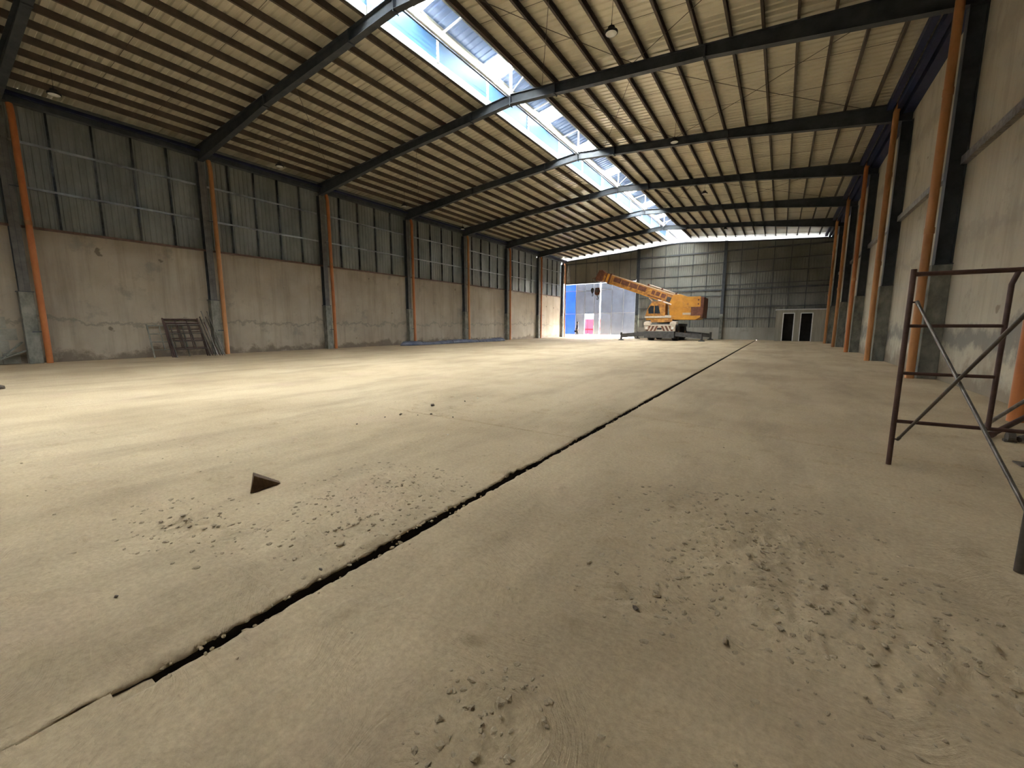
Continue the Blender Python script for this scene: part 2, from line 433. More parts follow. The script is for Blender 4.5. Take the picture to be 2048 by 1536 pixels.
def floor_h(X, Y):
    near = np.clip((9.5 - np.hypot(X, Y)) / 3.0, 0, 1)
    h = (fbm(X * 0.6, Y * 0.6, 5) - 0.5) * 0.012 * near
    m = np.zeros_like(X)
    for cx, cy_, rx, ry in DIRT:
        m = np.maximum(m, np.exp(-(((X - cx) / rx) ** 2 + ((Y - cy_) / ry) ** 2) * 1.2))
    m = np.clip(m * 1.3 * (0.4 + 1.2 * fbm(X * 3, Y * 3, 31)), 0, 1)
    rid = 1 - np.abs(2 * fbm(X * 13, Y * 19, 12) - 1)
    h = h + m * np.clip(rid - 0.72, 0, 1) * 0.075
    h = h + m * (fbm(X * 26, Y * 26, 44, 2) - 0.5) * 0.018
    # thin flakes all over
    fl = np.clip(fbm(X * 5, Y * 9, 77) - 0.62, 0, 1)
    h = h + near * fl * 0.14
    h = h + near * (fbm(X * 16, Y * 24, 90, 2) - 0.4) * 0.009
    return h
def axis_pts(a, b, fa, fb, fine, coarse):
    p = []
    if fa > a: p += list(np.linspace(a, fa, max(2, int((fa - a) / coarse)), endpoint=False))
    p += list(np.linspace(max(a, fa), min(b, fb), max(2, int((min(b, fb) - max(a, fa)) / fine)), endpoint=fb >= b))
    if fb < b: p += list(np.linspace(fb, b, max(2, int((b - fb) / coarse))))
    return np.array(p)
def slab(name, xs, ys, cut, side, parent):
    X, Y = np.meshgrid(xs, ys, indexing='ij')
    Xd, Yd = X.copy(), Y.copy()
    Z = floor_h(X, Y)
    if side > 0: Yd = Y - 0.17 * (X + 1.845) * np.clip(1 - np.abs(Y - 5.9) / 1.7, 0, 1)
    # ragged lips along the joint
    e = 0 if side > 0 else len(xs) - 1
    Xd[e, :] += ((fbm(ys * 4, ys * 0 + 3, 9 + side) - 0.5) * 0.05 + (fbm(ys * 25, ys * 0, 2 + side) - 0.5) * 0.022) * np.clip((14 - np.abs(ys)) / 10, 0.15, 1)
    Z[e, :] -= 0.012
    c0, c1, x0, x1 = cut
    inside = (Y > c0) & (Y < c1) & (X > x0) & (X < x1)
    Z[inside] = -0.03
    nx, ny = len(xs), len(ys)
    V = np.stack([Xd, Yd, Z], -1).reshape(-1, 3)
    i, j = np.meshgrid(np.arange(nx - 1), np.arange(ny - 1), indexing='ij')
    a = (i * ny + j).ravel()
    Fc = np.stack([a, a + ny, a + ny + 1, a + 1], -1)
    # skirt down into the joint
    ed = np.arange(ny) + e * ny
    sk = V[ed].copy(); sk[:, 2] = -0.16
    o = len(V)
    V = np.concatenate([V, sk])
    q = np.arange(ny - 1)
    if side > 0: S = np.stack([ed[q], ed[q + 1], o + q + 1, o + q], -1)
    else: S = np.stack([ed[q + 1], ed[q], o + q, o + q + 1], -1)
    Fc = np.concatenate([Fc, S])
    me = bpy.data.meshes.new(name)
    me.vertices.add(len(V)); me.vertices.foreach_set('co', V.ravel())
    me.loops.add(Fc.size); me.loops.foreach_set('vertex_index', Fc.ravel().astype(np.int32))
    me.polygons.add(len(Fc)); me.polygons.foreach_set('loop_start', np.arange(0, Fc.size, 4, dtype=np.int32))
    me.polygons.foreach_set('loop_total', np.full(len(Fc), 4, dtype=np.int32))
    me.polygons.foreach_set('use_smooth', np.ones(len(Fc), dtype=bool))
    me.update(calc_edges=True); me.validate()
    me.materials.append(M_FLOOR); me.materials.append(M_JOINT)
    mi = np.zeros(len(me.polygons), dtype=np.int32); mi[-(ny - 1):] = 1
    me.polygons.foreach_set('material_index', mi)
    ob = bpy.data.objects.new(name, me); col.objects.link(ob); ob.parent = parent
    return ob
floor = empty('floor', (0, 0, 0))
struct(floor, 'dusty tan concrete floor with one long open joint', 'floor')
def with_cut(ys, c):
    return np.array(sorted(set(list(ys[(ys < c - 0.012) | (ys > c + 0.012)]) + [c - 0.0095, c - 0.0065, c + 0.0065, c + 0.0095])))
ysl = with_cut(axis_pts(YB, 45.6, -0.4, 7.5, 0.021, 0.6), 4.33)
slab('floor_slab', axis_pts(XL - 0.1, -1.905, -7.2, -1.905, 0.021, 0.6), ysl, (4.32, 4.34, -5.1, -1.8), -1, floor)
ysr = with_cut(axis_pts(YB, 45.6, -0.4, 8.6, 0.021, 0.6), 5.92)
slab('floor_slab', axis_pts(-1.84, XR + 0.1, -1.84, XR + 0.1, 0.021, 0.6), ysr, (5.91, 5.93, -2.0, 1.6), 1, floor)
MB().box(XL, XR, YB, YE, -0.3, -0.155).build('joint_bed', M_JOINT, floor)
# dust packed into the joint near the camera
mb = MB(); nseg = 60
for k in range(nseg):
    y0 = YB + (0.42 - YB) * (k / nseg) ** 0.45; y1 = YB + (0.42 - YB) * ((k + 1) / nseg) ** 0.45
    za, zb = -0.002 - 0.006 * rnd.random(), -0.02
    mb.box(-1.925, -1.822, y0, y1, -0.08, za if k < nseg - 1 else zb)
mb.build('joint_filler', M_FLOOR, floor)
# crumbs along the joint lips
def lump(mb, c, r, rr, flat=0.6):
    t = (1 + 5 ** 0.5) / 2
    V = [(-1, t, 0), (1, t, 0), (-1, -t, 0), (1, -t, 0), (0, -1, t), (0, 1, t), (0, -1, -t), (0, 1, -t), (t, 0, -1), (t, 0, 1), (-t, 0, -1), (-t, 0, 1)]
    Fs = [(0, 11, 5), (0, 5, 1), (0, 1, 7), (0, 7, 10), (0, 10, 11), (1, 5, 9), (5, 11, 4), (11, 10, 2), (10, 7, 6), (7, 1, 8), (3, 9, 4), (3, 4, 2), (3, 2, 6), (3, 6, 8), (3, 8, 9), (4, 9, 5), (2, 4, 11), (6, 2, 10), (8, 6, 7), (9, 8, 1)]
    sx, sy, a = rr.uniform(0.7, 1.5), rr.uniform(0.6, 1.1), rr.uniform(0, PI)
    vs = []
    for x, y, z in V:
        k = r * rr.uniform(0.75, 1.2) / 1.9
        x, y, z = x * k * sx, y * k * sy, z * k * flat
        vs.append((c[0] + x * math.cos(a) - y * math.sin(a), c[1] + x * math.sin(a) + y * math.cos(a), c[2] + z))
    mb.add(vs, Fs)
mb = MB()
for k in range(150):
    y = 0.45 + 7 * rnd.random() ** 1.6
    lump(mb, (-1.87 + rnd.choice((-1, 1)) * rnd.uniform(0.018, 0.05), y, -0.012 + rnd.uniform(0, 0.012)), rnd.uniform(0.006, 0.017), rnd)
mb.build('joint_crumbs', M_FLOOR, floor)['kind'] = 'stuff'
# loose dirt
mb = MB()
for cx, cy_, rx, ry in DIRT:
    for k in range(max(110, int(300 * rx * ry / 0.2))):
        a, q = rnd.uniform(0, 2 * PI), rnd.random() ** 0.7
        x, y = cx + math.cos(a) * rx * q * 1.5, cy_ + math.sin(a) * ry * q * 1.5
        if abs(x + 1.87) < 0.06: continue
        lump(mb, (x, y, float(floor_h(np.array([x]), np.array([y]))[0])), rnd.choice((0.004, 0.005, 0.007, 0.009, 0.012, 0.017)), rnd, 0.5)
for k in range(220):
    x, y = rnd.uniform(-6, 2.6), 0.3 + 7 * rnd.random() ** 1.3
    if abs(x + 1.87) < 0.06: continue
    lump(mb, (x, y, float(floor_h(np.array([x]), np.array([y]))[0]) + 0.002), rnd.uniform(0.005, 0.012), rnd, 0.5)
tag(mb.build('dirt_crumbs', M_DIRT), 'loose tan dirt crumbs scattered in patches over the concrete floor', 'dirt', kind='stuff')

# ------------------------------------------------------------------ corrugated sheet profile
def rib_profile(width, pitch, h, top=0.25):
    """(offset, height) points across a trapezoid-ribbed sheet"""
    n = max(1, round(width / pitch)); p = width / n; pts = [(0, 0)]
    for k in range(n):
        c = (k + 0.5) * p
        pts += [(c - p * top, 0), (c - p * top * 0.55, h), (c + p * top * 0.55, h), (c + p * top, 0)]
    pts.append((width, 0))
    return pts

# ------------------------------------------------------------------ left wall
wl = empty('wall_left', (XL, (YB + YE) / 2, 0))
struct(wl, 'left wall, stained plaster below and ribbed metal sheets above', 'wall')
MB().box(XL - 0.23, XL, YB, YE + 0.2, 0, 4.62).build('plaster_wall', M_PLL, wl)
MB().box(XL - 0.24, XL + 0.06, YB, YE, 4.62, 4.70).build('sill', M_BRSILL, wl)
frames_l = [-14.0, -8.0, -2.34] + [y - 0.0 for y in YF]
cell = {}
for a, b in zip(frames_l[:-1], frames_l[1:]):
    n = 5; w = (b - a) / n
    key = round(w, 2)
    if key not in cell:
        m_ = MB(); pr_ = rib_profile(w, 0.2, 0.022)
        vs = [(-h, t, 4.70) for t, h in pr_] + [(-h, t, 8.62) for t, h in pr_]
        k = len(pr_)
        m_.add(vs, [(i, i + 1, k + i + 1, k + i) for i in range(k - 1)])
        cell[key] = m_.mesh('wall_sheet', M_GALV, (0, 0, 0), False)
    for k in range(n):
        inst('wall_sheet', cell[key], wl, (XL - 0.06, a + k * w, 0))
    if b > 2:
        for k in range(1, n):
            MB().box(XL - 0.055, XL + 0.035, a + k * w - 0.03, a + k * w + 0.03, 4.70, 8.62).build('cladding_post', M_POST, wl)
        for z in (5.98, 7.44):
            MB().box(XL - 0.05, XL + 0.045, a + 0.18, b - 0.18, z - 0.035, z + 0.035).build('girt', M_GIRT, wl)
MB().box(XL - 0.10, XL + 0.01, 44.7, YE + 0.2, 4.62, 8.75).build('corner_sheet', M_GALV, wl)
# navy eave gutter and strut
for z0, z1, x0, x1, mt in ((8.60, 8.78, XL - 0.05, XL + 0.22, M_STEEL), (8.80, 9.0, XL - 0.1, XL + 0.05, M_NAVY), (8.78, 8.86, XL + 0.26, XL + 0.36, M_NAVY)):
    MB().box(x0, x1, YB, YE, z0, z1).build('eave_beam', mt, wl)
MB().box(XL - 0.24, XL - 0.10, YB, YE + 0.2, 8.55, rsheet(XL) + 0.0).build('eave_closure', M_GALV, wl)
# concrete blocks laid bare in the nearest bay
blk = MB().box(0, 0.03, 0, 0.395, 0, 0.385).mesh('block', M_BLOCK)
for r_ in range(4):
    for k in range(4):
        y = 1.05 + k * 0.41 + (0.2 if r_ % 2 else 0)
        if y + 0.4 > 2.75: continue
        inst('block', blk, wl, (XL, y, 0.02 + r_ * 0.40))

# ------------------------------------------------------------------ right wall
wr = empty('wall_right', (XR, (YB + YE) / 2, 0))
struct(wr, 'tall plastered right wall with damp stains', 'wall')
MB().box(XR, XR + 0.25, YB, YE + 0.2, 0, 8.75).build('plaster_wall', M_PLR, wr)
fr_r = [-2.3] + YF
for a, b in zip(fr_r[:-1], fr_r[1:]):
    MB().box(XR - 0.12, XR + 0.01, a + 0.17, b - 0.17, 4.98, 5.16).build('wall_rail', M_DGIRT if False else M_BRACE, wr)
for x0, x1, z0, z1 in ((2.55, 2.72, 8.86, 9.06), (2.80, 2.95, 8.74, 8.98), (3.02, 3.34, 8.66, 8.92)):
    MB().box(x0, x1, YB, YE, z0, z1).build('eave_beam', M_NAVY, wr)

MB().box(XR + 0.05, XR + 0.2, YB, YE + 0.2, 8.7, rsheet(XR) + 0.0).build('eave_closure', M_GALV, wr)
# wall behind the camera
wf = MB().prism([(XL - 0.2, 0), (XR + 0.2, 0), (XR + 0.2, rsheet(XR)), (XM, 11.2), (XL - 0.2, rsheet(XL))], YB - 0.25, YB).build('wall_front', M_PLE)
struct(wf, 'plain plastered end wall of the shed', 'wall')

# ------------------------------------------------------------------ gable wall at the far end
we = empty('wall_back', ((XL + XR) / 2, YE, 0))
struct(we, 'far gable wall of ribbed metal sheets on a low dado', 'wall')
DX0, DX1, DZ = -21.75, -13.42, 6.12
def gtop(x): return rsheet(x) - 0.40 - 0.14 * min(1, max(0, min(x - XL, XR - x)) / 7)
MB().box(DX1, XR, YE, YE + 0.23, 0, 1.15).build('dado', M_PLE, we)
posts = [XL, -20.5, -19.2, -17.9, -16.6, -15.3, -14.1, -13.2, -11.85, -10.5, -9.2, -7.85, -6.55, -4.95, -3.6, -2.3, -1.0, 0.3, 1.6, XR]
for a, b in zip(posts[:-1], posts[1:]):
    z0 = DZ + 0.08 if b <= -13.1 else 1.15
    pr_ = rib_profile(b - a, 0.2, 0.022)
    vs = [(a + t, YE + 0.06 + h, z0) for t, h in pr_] + [(a + t, YE + 0.06 + h, gtop(a + t)) for t, h in pr_]
    k = len(pr_)
    m_ = MB(); m_.add(vs, [(i, i + 1, k + i + 1, k + i) for i in range(k - 1)])
    m_.build('wall_sheet', M_GALVD, we, recalc=False)
for x in posts[1:-1]:
    if x in (-13.2, -4.95): continue
    z0 = DZ if x < -13.2 else 1.15
    MB().box(x - 0.03, x + 0.03, YE - 0.01, YE + 0.05, z0, gtop(x)).build('cladding_post', M_DGIRT, we)
for z, h, x0 in ((8.38, 0.13, XL), (7.33, 0.055, -13.1), (6.27, 0.055, -13.1), (5.2, 0.055, -13.1), (4.78, 0.13, -13.1), (4.22, 0.055, -13.1), (3.12, 0.055, -13.1), (2.05, 0.055, -13.1)):
    MB().box(x0, XR, YE - 0.06, YE + 0.05, z - h / 2, z + h / 2).build('girt', M_DGIRT, we)
MB().box(DX0, DX1, YE - 0.05, YE + 0.05, DZ, DZ + 0.10).build('door_header', M_STEEL, we)
# top rail under the open strip
xs = np.linspace(XL, XR, 24)
mb = MB()
for a, b in zip(xs[:-1], xs[1:]): mb.bar((a, YE, gtop(a) - 0.06), (b, YE, gtop(b) - 0.06), 0.1, 0.12)
mb.build('top_rail', M_STEEL, we)
for x, lab in ((-13.2, 'beside the big sliding door'), (-4.95, 'standing right of the crane')):
    o = empty('gable_column', (x, YE - 0.2, 0))
    tag(o, 'dark steel gable column ' + lab, 'column', 'gable columns')
    MB().box(x - 0.14, x + 0.14, YE - 0.30, YE - 0.08, 0, 2.45).build('concrete_plinth', M_CONC, o)
    MB().box(x - 0.13, x + 0.13, YE - 0.30, YE - 0.285, 2.45, gtop(x)).build('flange', M_STEEL, o)
    MB().box(x - 0.13, x + 0.13, YE - 0.085, YE - 0.07, 2.45, gtop(x)).build('flange', M_STEEL, o)
    MB().box(x - 0.008, x + 0.008, YE - 0.285, YE - 0.085, 2.45, gtop(x)).build('web', M_STEEL, o)

# big door
door = empty('door_1', ((DX0 + DX1) / 2, YE + 0.25, 0))
struct(door, 'tall two-leaf sliding door of grey sheets with an added glow', 'door')
YD = YE + 0.22
def leaf(xs, zs, skip=(), blue=()):
    lf = empty('door_leaf', ((xs[0] + xs[-1]) / 2, YD, zs[0]), door)
    for i, (a, b) in enumerate(zip(xs[:-1], xs[1:])):
        for j, (c, d) in enumerate(zip(zs[:-1], zs[1:])):
            if (i, j) in skip: continue
            MB().box(a, b, YD, YD + 0.012, c, d).build('panel', M_DOORB if i in blue else M_DOORP, lf)
    for x in (xs if True else xs): MB().box(x - 0.035, x + 0.035, YD - 0.05, YD, zs[0], zs[-1]).build('stile', M_DOORF, lf)
    for z in zs:
        w0 = xs[0]
        MB().box(xs[0], xs[-1], YD - 0.055, YD - 0.002, z - 0.035, z + 0.035).build('rail', M_DOORF, lf)
    return lf
leaf([-21.90, -20.48, -19.34, -18.2, -17.56], [0.32, 2.70, 5.32, 6.10], {(2, 0)}, {0})
leaf([-17.38, -16.12, -14.80, -13.47], [0.32, 2.76, 5.36, 6.10])
# yard outside
yard = MB().box(-90, 70, YE + 0.23, 170, -0.25, -0.02).build('yard_ground', M_OUT)
struct(yard, 'pale sunlit concrete yard outside the sliding door', 'ground')
bw = empty('boundary_wall', (-24.2, 58, 0))
tag(bw, 'red boundary wall seen outside through the small door opening', 'wall')
for k in range(4):
    MB().box(-27.2 + k * 1.5, -25.74 + k * 1.5, 58, 58.2, 0.9, 2.35).build('upper_panel', M_RED, bw)
    MB().box(-27.2 + k * 1.5, -25.74 + k * 1.5, 58, 58.2, -0.02, 0.75).build('lower_panel', M_RED, bw)
MB().box(-27.3, -21.1, 57.95, 58.25, 0.75, 0.9).build('rail', M_DRED, bw)

# ------------------------------------------------------------------ roof
ceil = empty('ceiling', (XM, (YB + YE) / 2, 9.5))
struct(ceil, 'cream ribbed roof sheets on brown purlins with open ridge', 'roof')
def slope_mesh(xe, xo):
    m_ = MB(); pr_ = rib_profile(1.003, 0.25, 0.03)
    vs = [(xo, t, rsheet(xo) + h) for t, h in pr_] + [(xe, t, rsheet(xe) + h) for t, h in pr_]
    k = len(pr_)
    m_.add(vs, [(i, i + 1, k + i + 1, k + i) for i in range(k - 1)])
    # a thin rolled edge so the sheet has body
    return m_.mesh('roof_sheet', M_ROOF, (0, 0, 0), False)
ml, mr = slope_mesh(XL - 0.4, OPL), slope_mesh(XR + 0.4, OPR)
for k in range(60):
    y = 45.55 - (60 - k) * 1.003
    inst('roof_sheet', ml, ceil, (0, y, 0)); inst('roof_sheet', mr, ceil, (0, y, 0))
def purlin_mesh(side):
    s_ = side
    prof = [(0, 0), (0.065 * s_, 0), (0.065 * s_, 0.012), (0.008 * s_, 0.012), (0.008 * s_, 0.185), (0.065 * s_, 0.185), (0.065 * s_, 0.197), (0, 0.197)]
    return MB().prism(prof, YB, 45.5).mesh('purlin', M_PURLIN)
PL = [OPL - 0.03] + [-11.06 - 0.83 * k for k in range(13)]
PR = [OPR + 0.03] + [-7.46 + 0.80 * k for k in range(13)]
pml, pmr = purlin_mesh(-1), purlin_mesh(1)
for x in PL: inst('purlin', pml, ceil, (x, 0, rtop(x) + 0.002))
for x in PR: inst('purlin', pmr, ceil, (x, 0, rtop(x) + 0.002))
# milky panes added in the gap between gable and roof to hold back daylight
PX = sorted(PL + PR + [XL, XR])
for a, b in zip(PX[:-1], PX[1:]):
    if b - a < 0.3: continue
    m_ = MB(); c = (a + b) / 2
    pts = [a, b] if not (a < XM < b) else [a, XM, b]
    top = [(x, 10.95 if OPL - 0.1 < c < OPR + 0.1 else rsheet(x) + 0.02) for x in pts]
    m_.prism([(x, gtop(x)) for x in pts] + top[::-1], YE + 0.05, YE + 0.056)
    m_.build('added_strip_pane', M_STRIP, we)
# sag rods between purlins (thin, slightly slanted)
mb = MB()
for a, b in zip(YF[:-1], YF[1:]):
    for s_ in (0.36, 0.66):
        y = a + (b - a) * s_
        for xa, xb in ((-21.0, OPL), (OPR, 2.2)):
            mb.tube([(xa, y, rtop(xa) + 0.10), ((xa + xb) / 2, y + 0.05, rtop((xa + xb) / 2) + 0.09), (xb, y, rtop(xb) + 0.10)], 0.006, 5)
mb.build('sag_rods', M_PURLIN, ceil)
# long wind-brace wires below the purlins
mb = MB()
for i, (a, b) in enumerate(zip(YF[:-1], YF[1:])):
    if i in (1, 2, 4):
        for xa, xb in ((-4.6, 1.9), (-7.9, -4.6), (-14.5, -20.5)):
            mb.tube([(xa, a + 0.1, rtop(xa) - 0.03), ((xa + xb) / 2, (a + b) / 2, rtop((xa + xb) / 2) - 0.07), (xb, b - 0.1, rtop(xb) - 0.03)], 0.009, 5)
            mb.tube([(xb, a + 0.1, rtop(xb) - 0.03), ((xa + xb) / 2, (a + b) / 2, rtop((xa + xb) / 2) - 0.09), (xa, b - 0.1, rtop(xa) - 0.03)], 0.009, 5)
mb.build('brace_wires', M_PURLIN, ceil)

# ridge monitor with louvres and clear sheets
mon = empty('ridge_monitor', (XM, 19, 10.2), ceil)
ME_Z, MR_Z, MHW = 10.86, 11.22, 1.72
CLEAR_Y = [-11.5, -7.2, -2.95, 1.3, 5.55, 9.8, 14.07, 18.45, 22.65, 26.9, 31.4, 35.8, 40.2]
def mon_mesh(s_, w, mt, nm):
    m_ = MB(); pr_ = rib_profile(w, 0.25, 0.03)
    vs = [(0, t, MR_Z + h) for t, h in pr_] + [(s_ * MHW, t, ME_Z + h) for t, h in pr_]
    k = len(pr_)
    m_.add(vs, [(i, i + 1, k + i + 1, k + i) for i in range(k - 1)])
    return m_.mesh(nm, mt, (0, 0, 0), False)
mo = {s_: mon_mesh(s_, 1.065, M_MSHEET, 'monitor_sheet') for s_ in (-1, 1)}
mc = {s_: mon_mesh(s_, 1.065, M_CLEAR, 'clear_sheet') for s_ in (-1, 1)}
nS = 57
for k in range(nS):
    y = YB + k * 1.065
    clear = any(abs(y + 0.53 - c) < 0.535 for c in CLEAR_Y)
    for s_ in (-1, 1):
        inst('clear_sheet' if clear else 'monitor_sheet', (mc if clear else mo)[s_], mon, (XM, y, 0))
def zm(x): return MR_Z - (MR_Z - ME_Z) * abs(x - XM) / MHW
for dx in (-1.6, -0.85, -0.1, 0.1, 0.85, 1.6):
    x = XM + dx
    MB().box(x - 0.025, x + 0.025, YB, 45.9, zm(x) - 0.085, zm(x) - 0.005).build('monitor_purlin', M_GALVD, mon)
ypost = sorted(YF + [(a + b) / 2 for a, b in zip(YF[:-1], YF[1:])])
for y in ypost:
    onframe = any(abs(y - f_) < 0.01 for f_ in YF)
    for s_ in (-1, 1):
        x = XM + s_ * 1.10
        MB().box(x - 0.03, x + 0.03, y - 0.03, y + 0.03, rtop(x) + (0 if onframe else 0.2), zm(x) - 0.08).build('side_post', M_WHITE, mon)
        MB().bar((XM, y, MR_Z - 0.12), (XM + s_ * 1.65, y, zm(XM + 1.65) - 0.12), 0.05, 0.06).build('monitor_rafter', M_WHITE, mon)
    if onframe:
        MB().box(XM - 0.035, XM + 0.035, y - 0.035, y + 0.035, rtop(XM), MR_Z - 0.09).build('centre_post', M_WHITE, mon)
        for s_ in (-1, 1):
            MB().tube([(XM, y, rtop(XM) + 0.06), (XM + s_ * 1.05, y, zm(XM + 1.05) - 0.15)], 0.02, 6).build('brace', M_WHITE, mon)
# ridge strut pipe and white edge trims
MB().tube([(XM - 0.02, YB, 9.94), (XM - 0.02, 45.0, 9.94)], 0.045, 10).build('ridge_strut', M_WHITE, mon)
MB().tube([(XM - 0.16, YB, 9.96), (XM - 0.16, 45.0, 9.96)], 0.03, 8).build('ridge_strut', M_STEEL, mon)
for x in (OPL + 0.02, OPR - 0.02):
    MB().box(x - 0.015, x + 0.015, YB, 46.0, rtop(x) + 0.01, rtop(x) + 0.27).build('kerb', M_GALV, mon)
# louvre blades, closed and tinted to stand in for blue sky
for s_ in (-1, 1):
    x = XM + s_ * 1.16
    for a, b in zip([YB, -8.0, -2.3] + YF[:-1], [-8.0, -2.3] + YF):
        for k in range(5):
            z = 10.16 + k * 0.145
            m_ = MB()
            m_.add([(x, a, z), (x, b, z), (x - s_ * 0.05, b, z + 0.17), (x - s_ * 0.05, a, z + 0.17)], [(0, 1, 2, 3)])
            m_.build('louvre_blade', M_LOUV, mon, recalc=False)

# ------------------------------------------------------------------ roof beams
def bdepth(x):
    d = abs(x - XM); h = 12.3
    return 0.34 if d < 6.8 else 0.34 + 0.28 * min(1, (d - 6.8) / (h - 6.8))
BEAMLAB = ['closest to the camera at upper left', 'second from the camera, crossing the upper left', 'third from the camera, crossing the whole roof', 'fourth from the camera',
           'fifth from the camera', 'sixth from the camera', 'seventh from the camera', 'eighth from the camera, over the far gable wall']
for i, y in enumerate(YF[:-1]):
    o = empty('roof_beam', (XM, y, rtop(XM) - 0.34))
    tag(o, 'dark steel roof beam ' + BEAMLAB[i], 'beam', 'roof beams')
    for s_ in (-1, 1):
        xe = (XL + 0.02) if s_ < 0 else (XR - 0.02)
        st = [XM + s_ * 0.01, XM + s_ * 1.9, XM + s_ * 4, XM + s_ * 6.8, XM + s_ * 9.5, xe]
        web, tf, bf = MB(), MB(), MB()
        tops = [(x, rtop(x)) for x in st]; bots = [(x, rtop(x) - bdepth(x)) for x in st]
        web.prism(tops + bots[::-1], y - 0.006, y + 0.006)
        tf.prism(tops + [(x, z - 0.014) for x, z in tops[::-1]], y - 0.10, y + 0.10)
        bf.prism([(x, z + 0.014) for x, z in bots] + bots[::-1], y - 0.10, y + 0.10)
        web.build('web', M_STEEL, o); tf.build('top_flange', M_STEEL, o); bf.build('bottom_flange', M_STEEL, o)
        for q in (1.9, 6.8):
            x = XM + s_ * q
            MB().box(x - 0.02, x + 0.02, y - 0.105, y + 0.105, rtop(x) - bdepth(x) - 0.04, rtop(x)).build('splice_plate', M_STEEL, o)
    MB().box(XM - 0.015, XM + 0.015, y - 0.105, y + 0.105, rtop(XM) - 0.40, rtop(XM)).build('ridge_plate', M_STEEL, o)

# ------------------------------------------------------------------ columns and drain pipes
WALLW = {0: 'left', 1: 'right'}
def column(side, i, y):
    n = ORD[i] if side == 0 else ORD[i - 1]
    where = ('closest to the camera' if n == 'nearest' else n + ' from the camera') if not (side == 0 and i == 7) else 'in the far corner by the big door'
    x0, x1 = (XL, XL + 0.32) if side == 0 else (XR - 0.36, XR)
    yc = YF[i]
    o = empty('wall_column', ((x0 + x1) / 2, yc, 0))
    tag(o, 'dark steel column on concrete plinth, %s wall, %s' % (WALLW[side], where), 'column', 'wall columns')
    zp = 2.45 if side == 0 else 2.75
    zt = rtop(x1 if side == 0 else x0) - bdepth(x1)
    MB().box(x0, x1, yc - 0.17, yc + 0.17, 0, zp).build('concrete_plinth', M_CONC, o, 0.012)
    MB().box(x0 - 0.01 if side == 0 else x0 + 0.03, x1 - 0.03 if side == 0 else x1 + 0.0, yc - 0.20, yc + 0.20, zp, zp + 0.025).build('base_plate', M_STEEL, o)
    xi = x1 - 0.05 if side == 0 else x0 + 0.05
    xo = x0 + 0.0 if side == 0 else x1
    s_ = 1 if side == 0 else -1
    MB().box(min(xi, xi - s_ * 0.014), max(xi, xi - s_ * 0.014), yc - 0.13, yc + 0.13, zp, zt).build('inner_flange', M_STEEL if side else M_CRFL, o)
    MB().box(min(xo, xo + s_ * 0.014), max(xo, xo + s_ * 0.014), yc - 0.13, yc + 0.13, zp, zt).build('outer_flange', M_STEEL, o)
    MB().box(min(xi, xo), max(xi, xo), yc - 0.006, yc + 0.006, zp, zt).build('web', M_STEEL, o)
    # pipe
    if side == 0: px, py, r, top = XL + 0.36, YP[i], 0.088, 8.50
    else: px, py, r, top = 2.80, YP[i] - 0.52, 0.088, 9.02
    p = empty('drain_pipe', (px, py, 0))
    tag(p, 'orange vertical drain pipe on the %s wall, %s' % (WALLW[side], where), 'pipe', 'orange drain pipes')
    sgn = 1 if side == 0 else -1
    jx = 0.02 * rnd.uniform(-1, 1)
    mt = M_PIPE if (i % 3 != 1) == (side == 0) else M_PIPE2
    MB().tube([(px, py, 0.0), (px + jx, py, 3.0), (px, py, top - 0.35), (px - sgn * 0.10, py, top)], r, 16).build('pipe', mt, p)
    for z in ((4.75,) if side == 0 else (3.55, 6.6)):
        MB().tube([(px, py, z - 0.07), (px, py, z + 0.07)], r + 0.010, 16).build('coupling', M_PIPE2, p)
    for z in (1.1, 5.9):
        MB().bar((px, py, z), (px, yc, z), 0.02, 0.04).build('bracket', M_STEEL, p)
M_CRFL = worn('grey_column_steel', (0.085, 0.082, 0.076), (0.14, 0.135, 0.125), 3, 0.6, 0.1)
for i in range(8): column(0, i, YP[i])
for i in range(1, 7): column(1, i, YP[i])

# ------------------------------------------------------------------ hanging lamps
def lamp(x, y, z, label):
    o = empty('hanging_lamp', (x, y, z))
    tag(o, label, 'lamp', 'round high-bay lamps')
    MB().lathe([(0.155, 0.0), (0.165, 0.015), (0.165, 0.05), (0.12, 0.085), (0.09, 0.10), (0.085, 0.16), (0.03, 0.17)], (x, y, z), 24).build('housing', M_BLACK, o)
    MB().lathe([(0.02, -0.028), (0.09, -0.022), (0.14, -0.004), (0.145, 0.002)], (x, y, z), 24).build('lens', M_LENS, o)
    MB().tube([(x, y, z + 0.17), (x, y, z + 0.24)], 0.012, 8).build('hook', M_BLACK, o)
    MB().tube([(x, y, z + 0.22), (x + 0.03, y, rtop(x) + 0.01)], 0.006, 6).build('suspension_wire', M_BLACK, o)
for (x, y), w in zip([(-4.23, 11.2), (-4.23, 18.7), (-4.23, 26.6), (-4.23, 37.0)], ['nearest the camera on the right slope', 'in front of the fourth roof beam, right slope', 'third along the right slope', 'farthest along the right slope']):
    lamp(x, y, 8.72, 'round hanging high-bay lamp ' + w)
for (x, y), w in zip([(-19.38, 3.9), (-19.38, 10.77), (-19.38, 18.1), (-20.21, 24.5)], ['above the first left bay', 'above the second left bay', 'above the third left bay', 'above the fourth left bay']):
    lamp(x, y, 8.36, 'round hanging high-bay lamp ' + w)

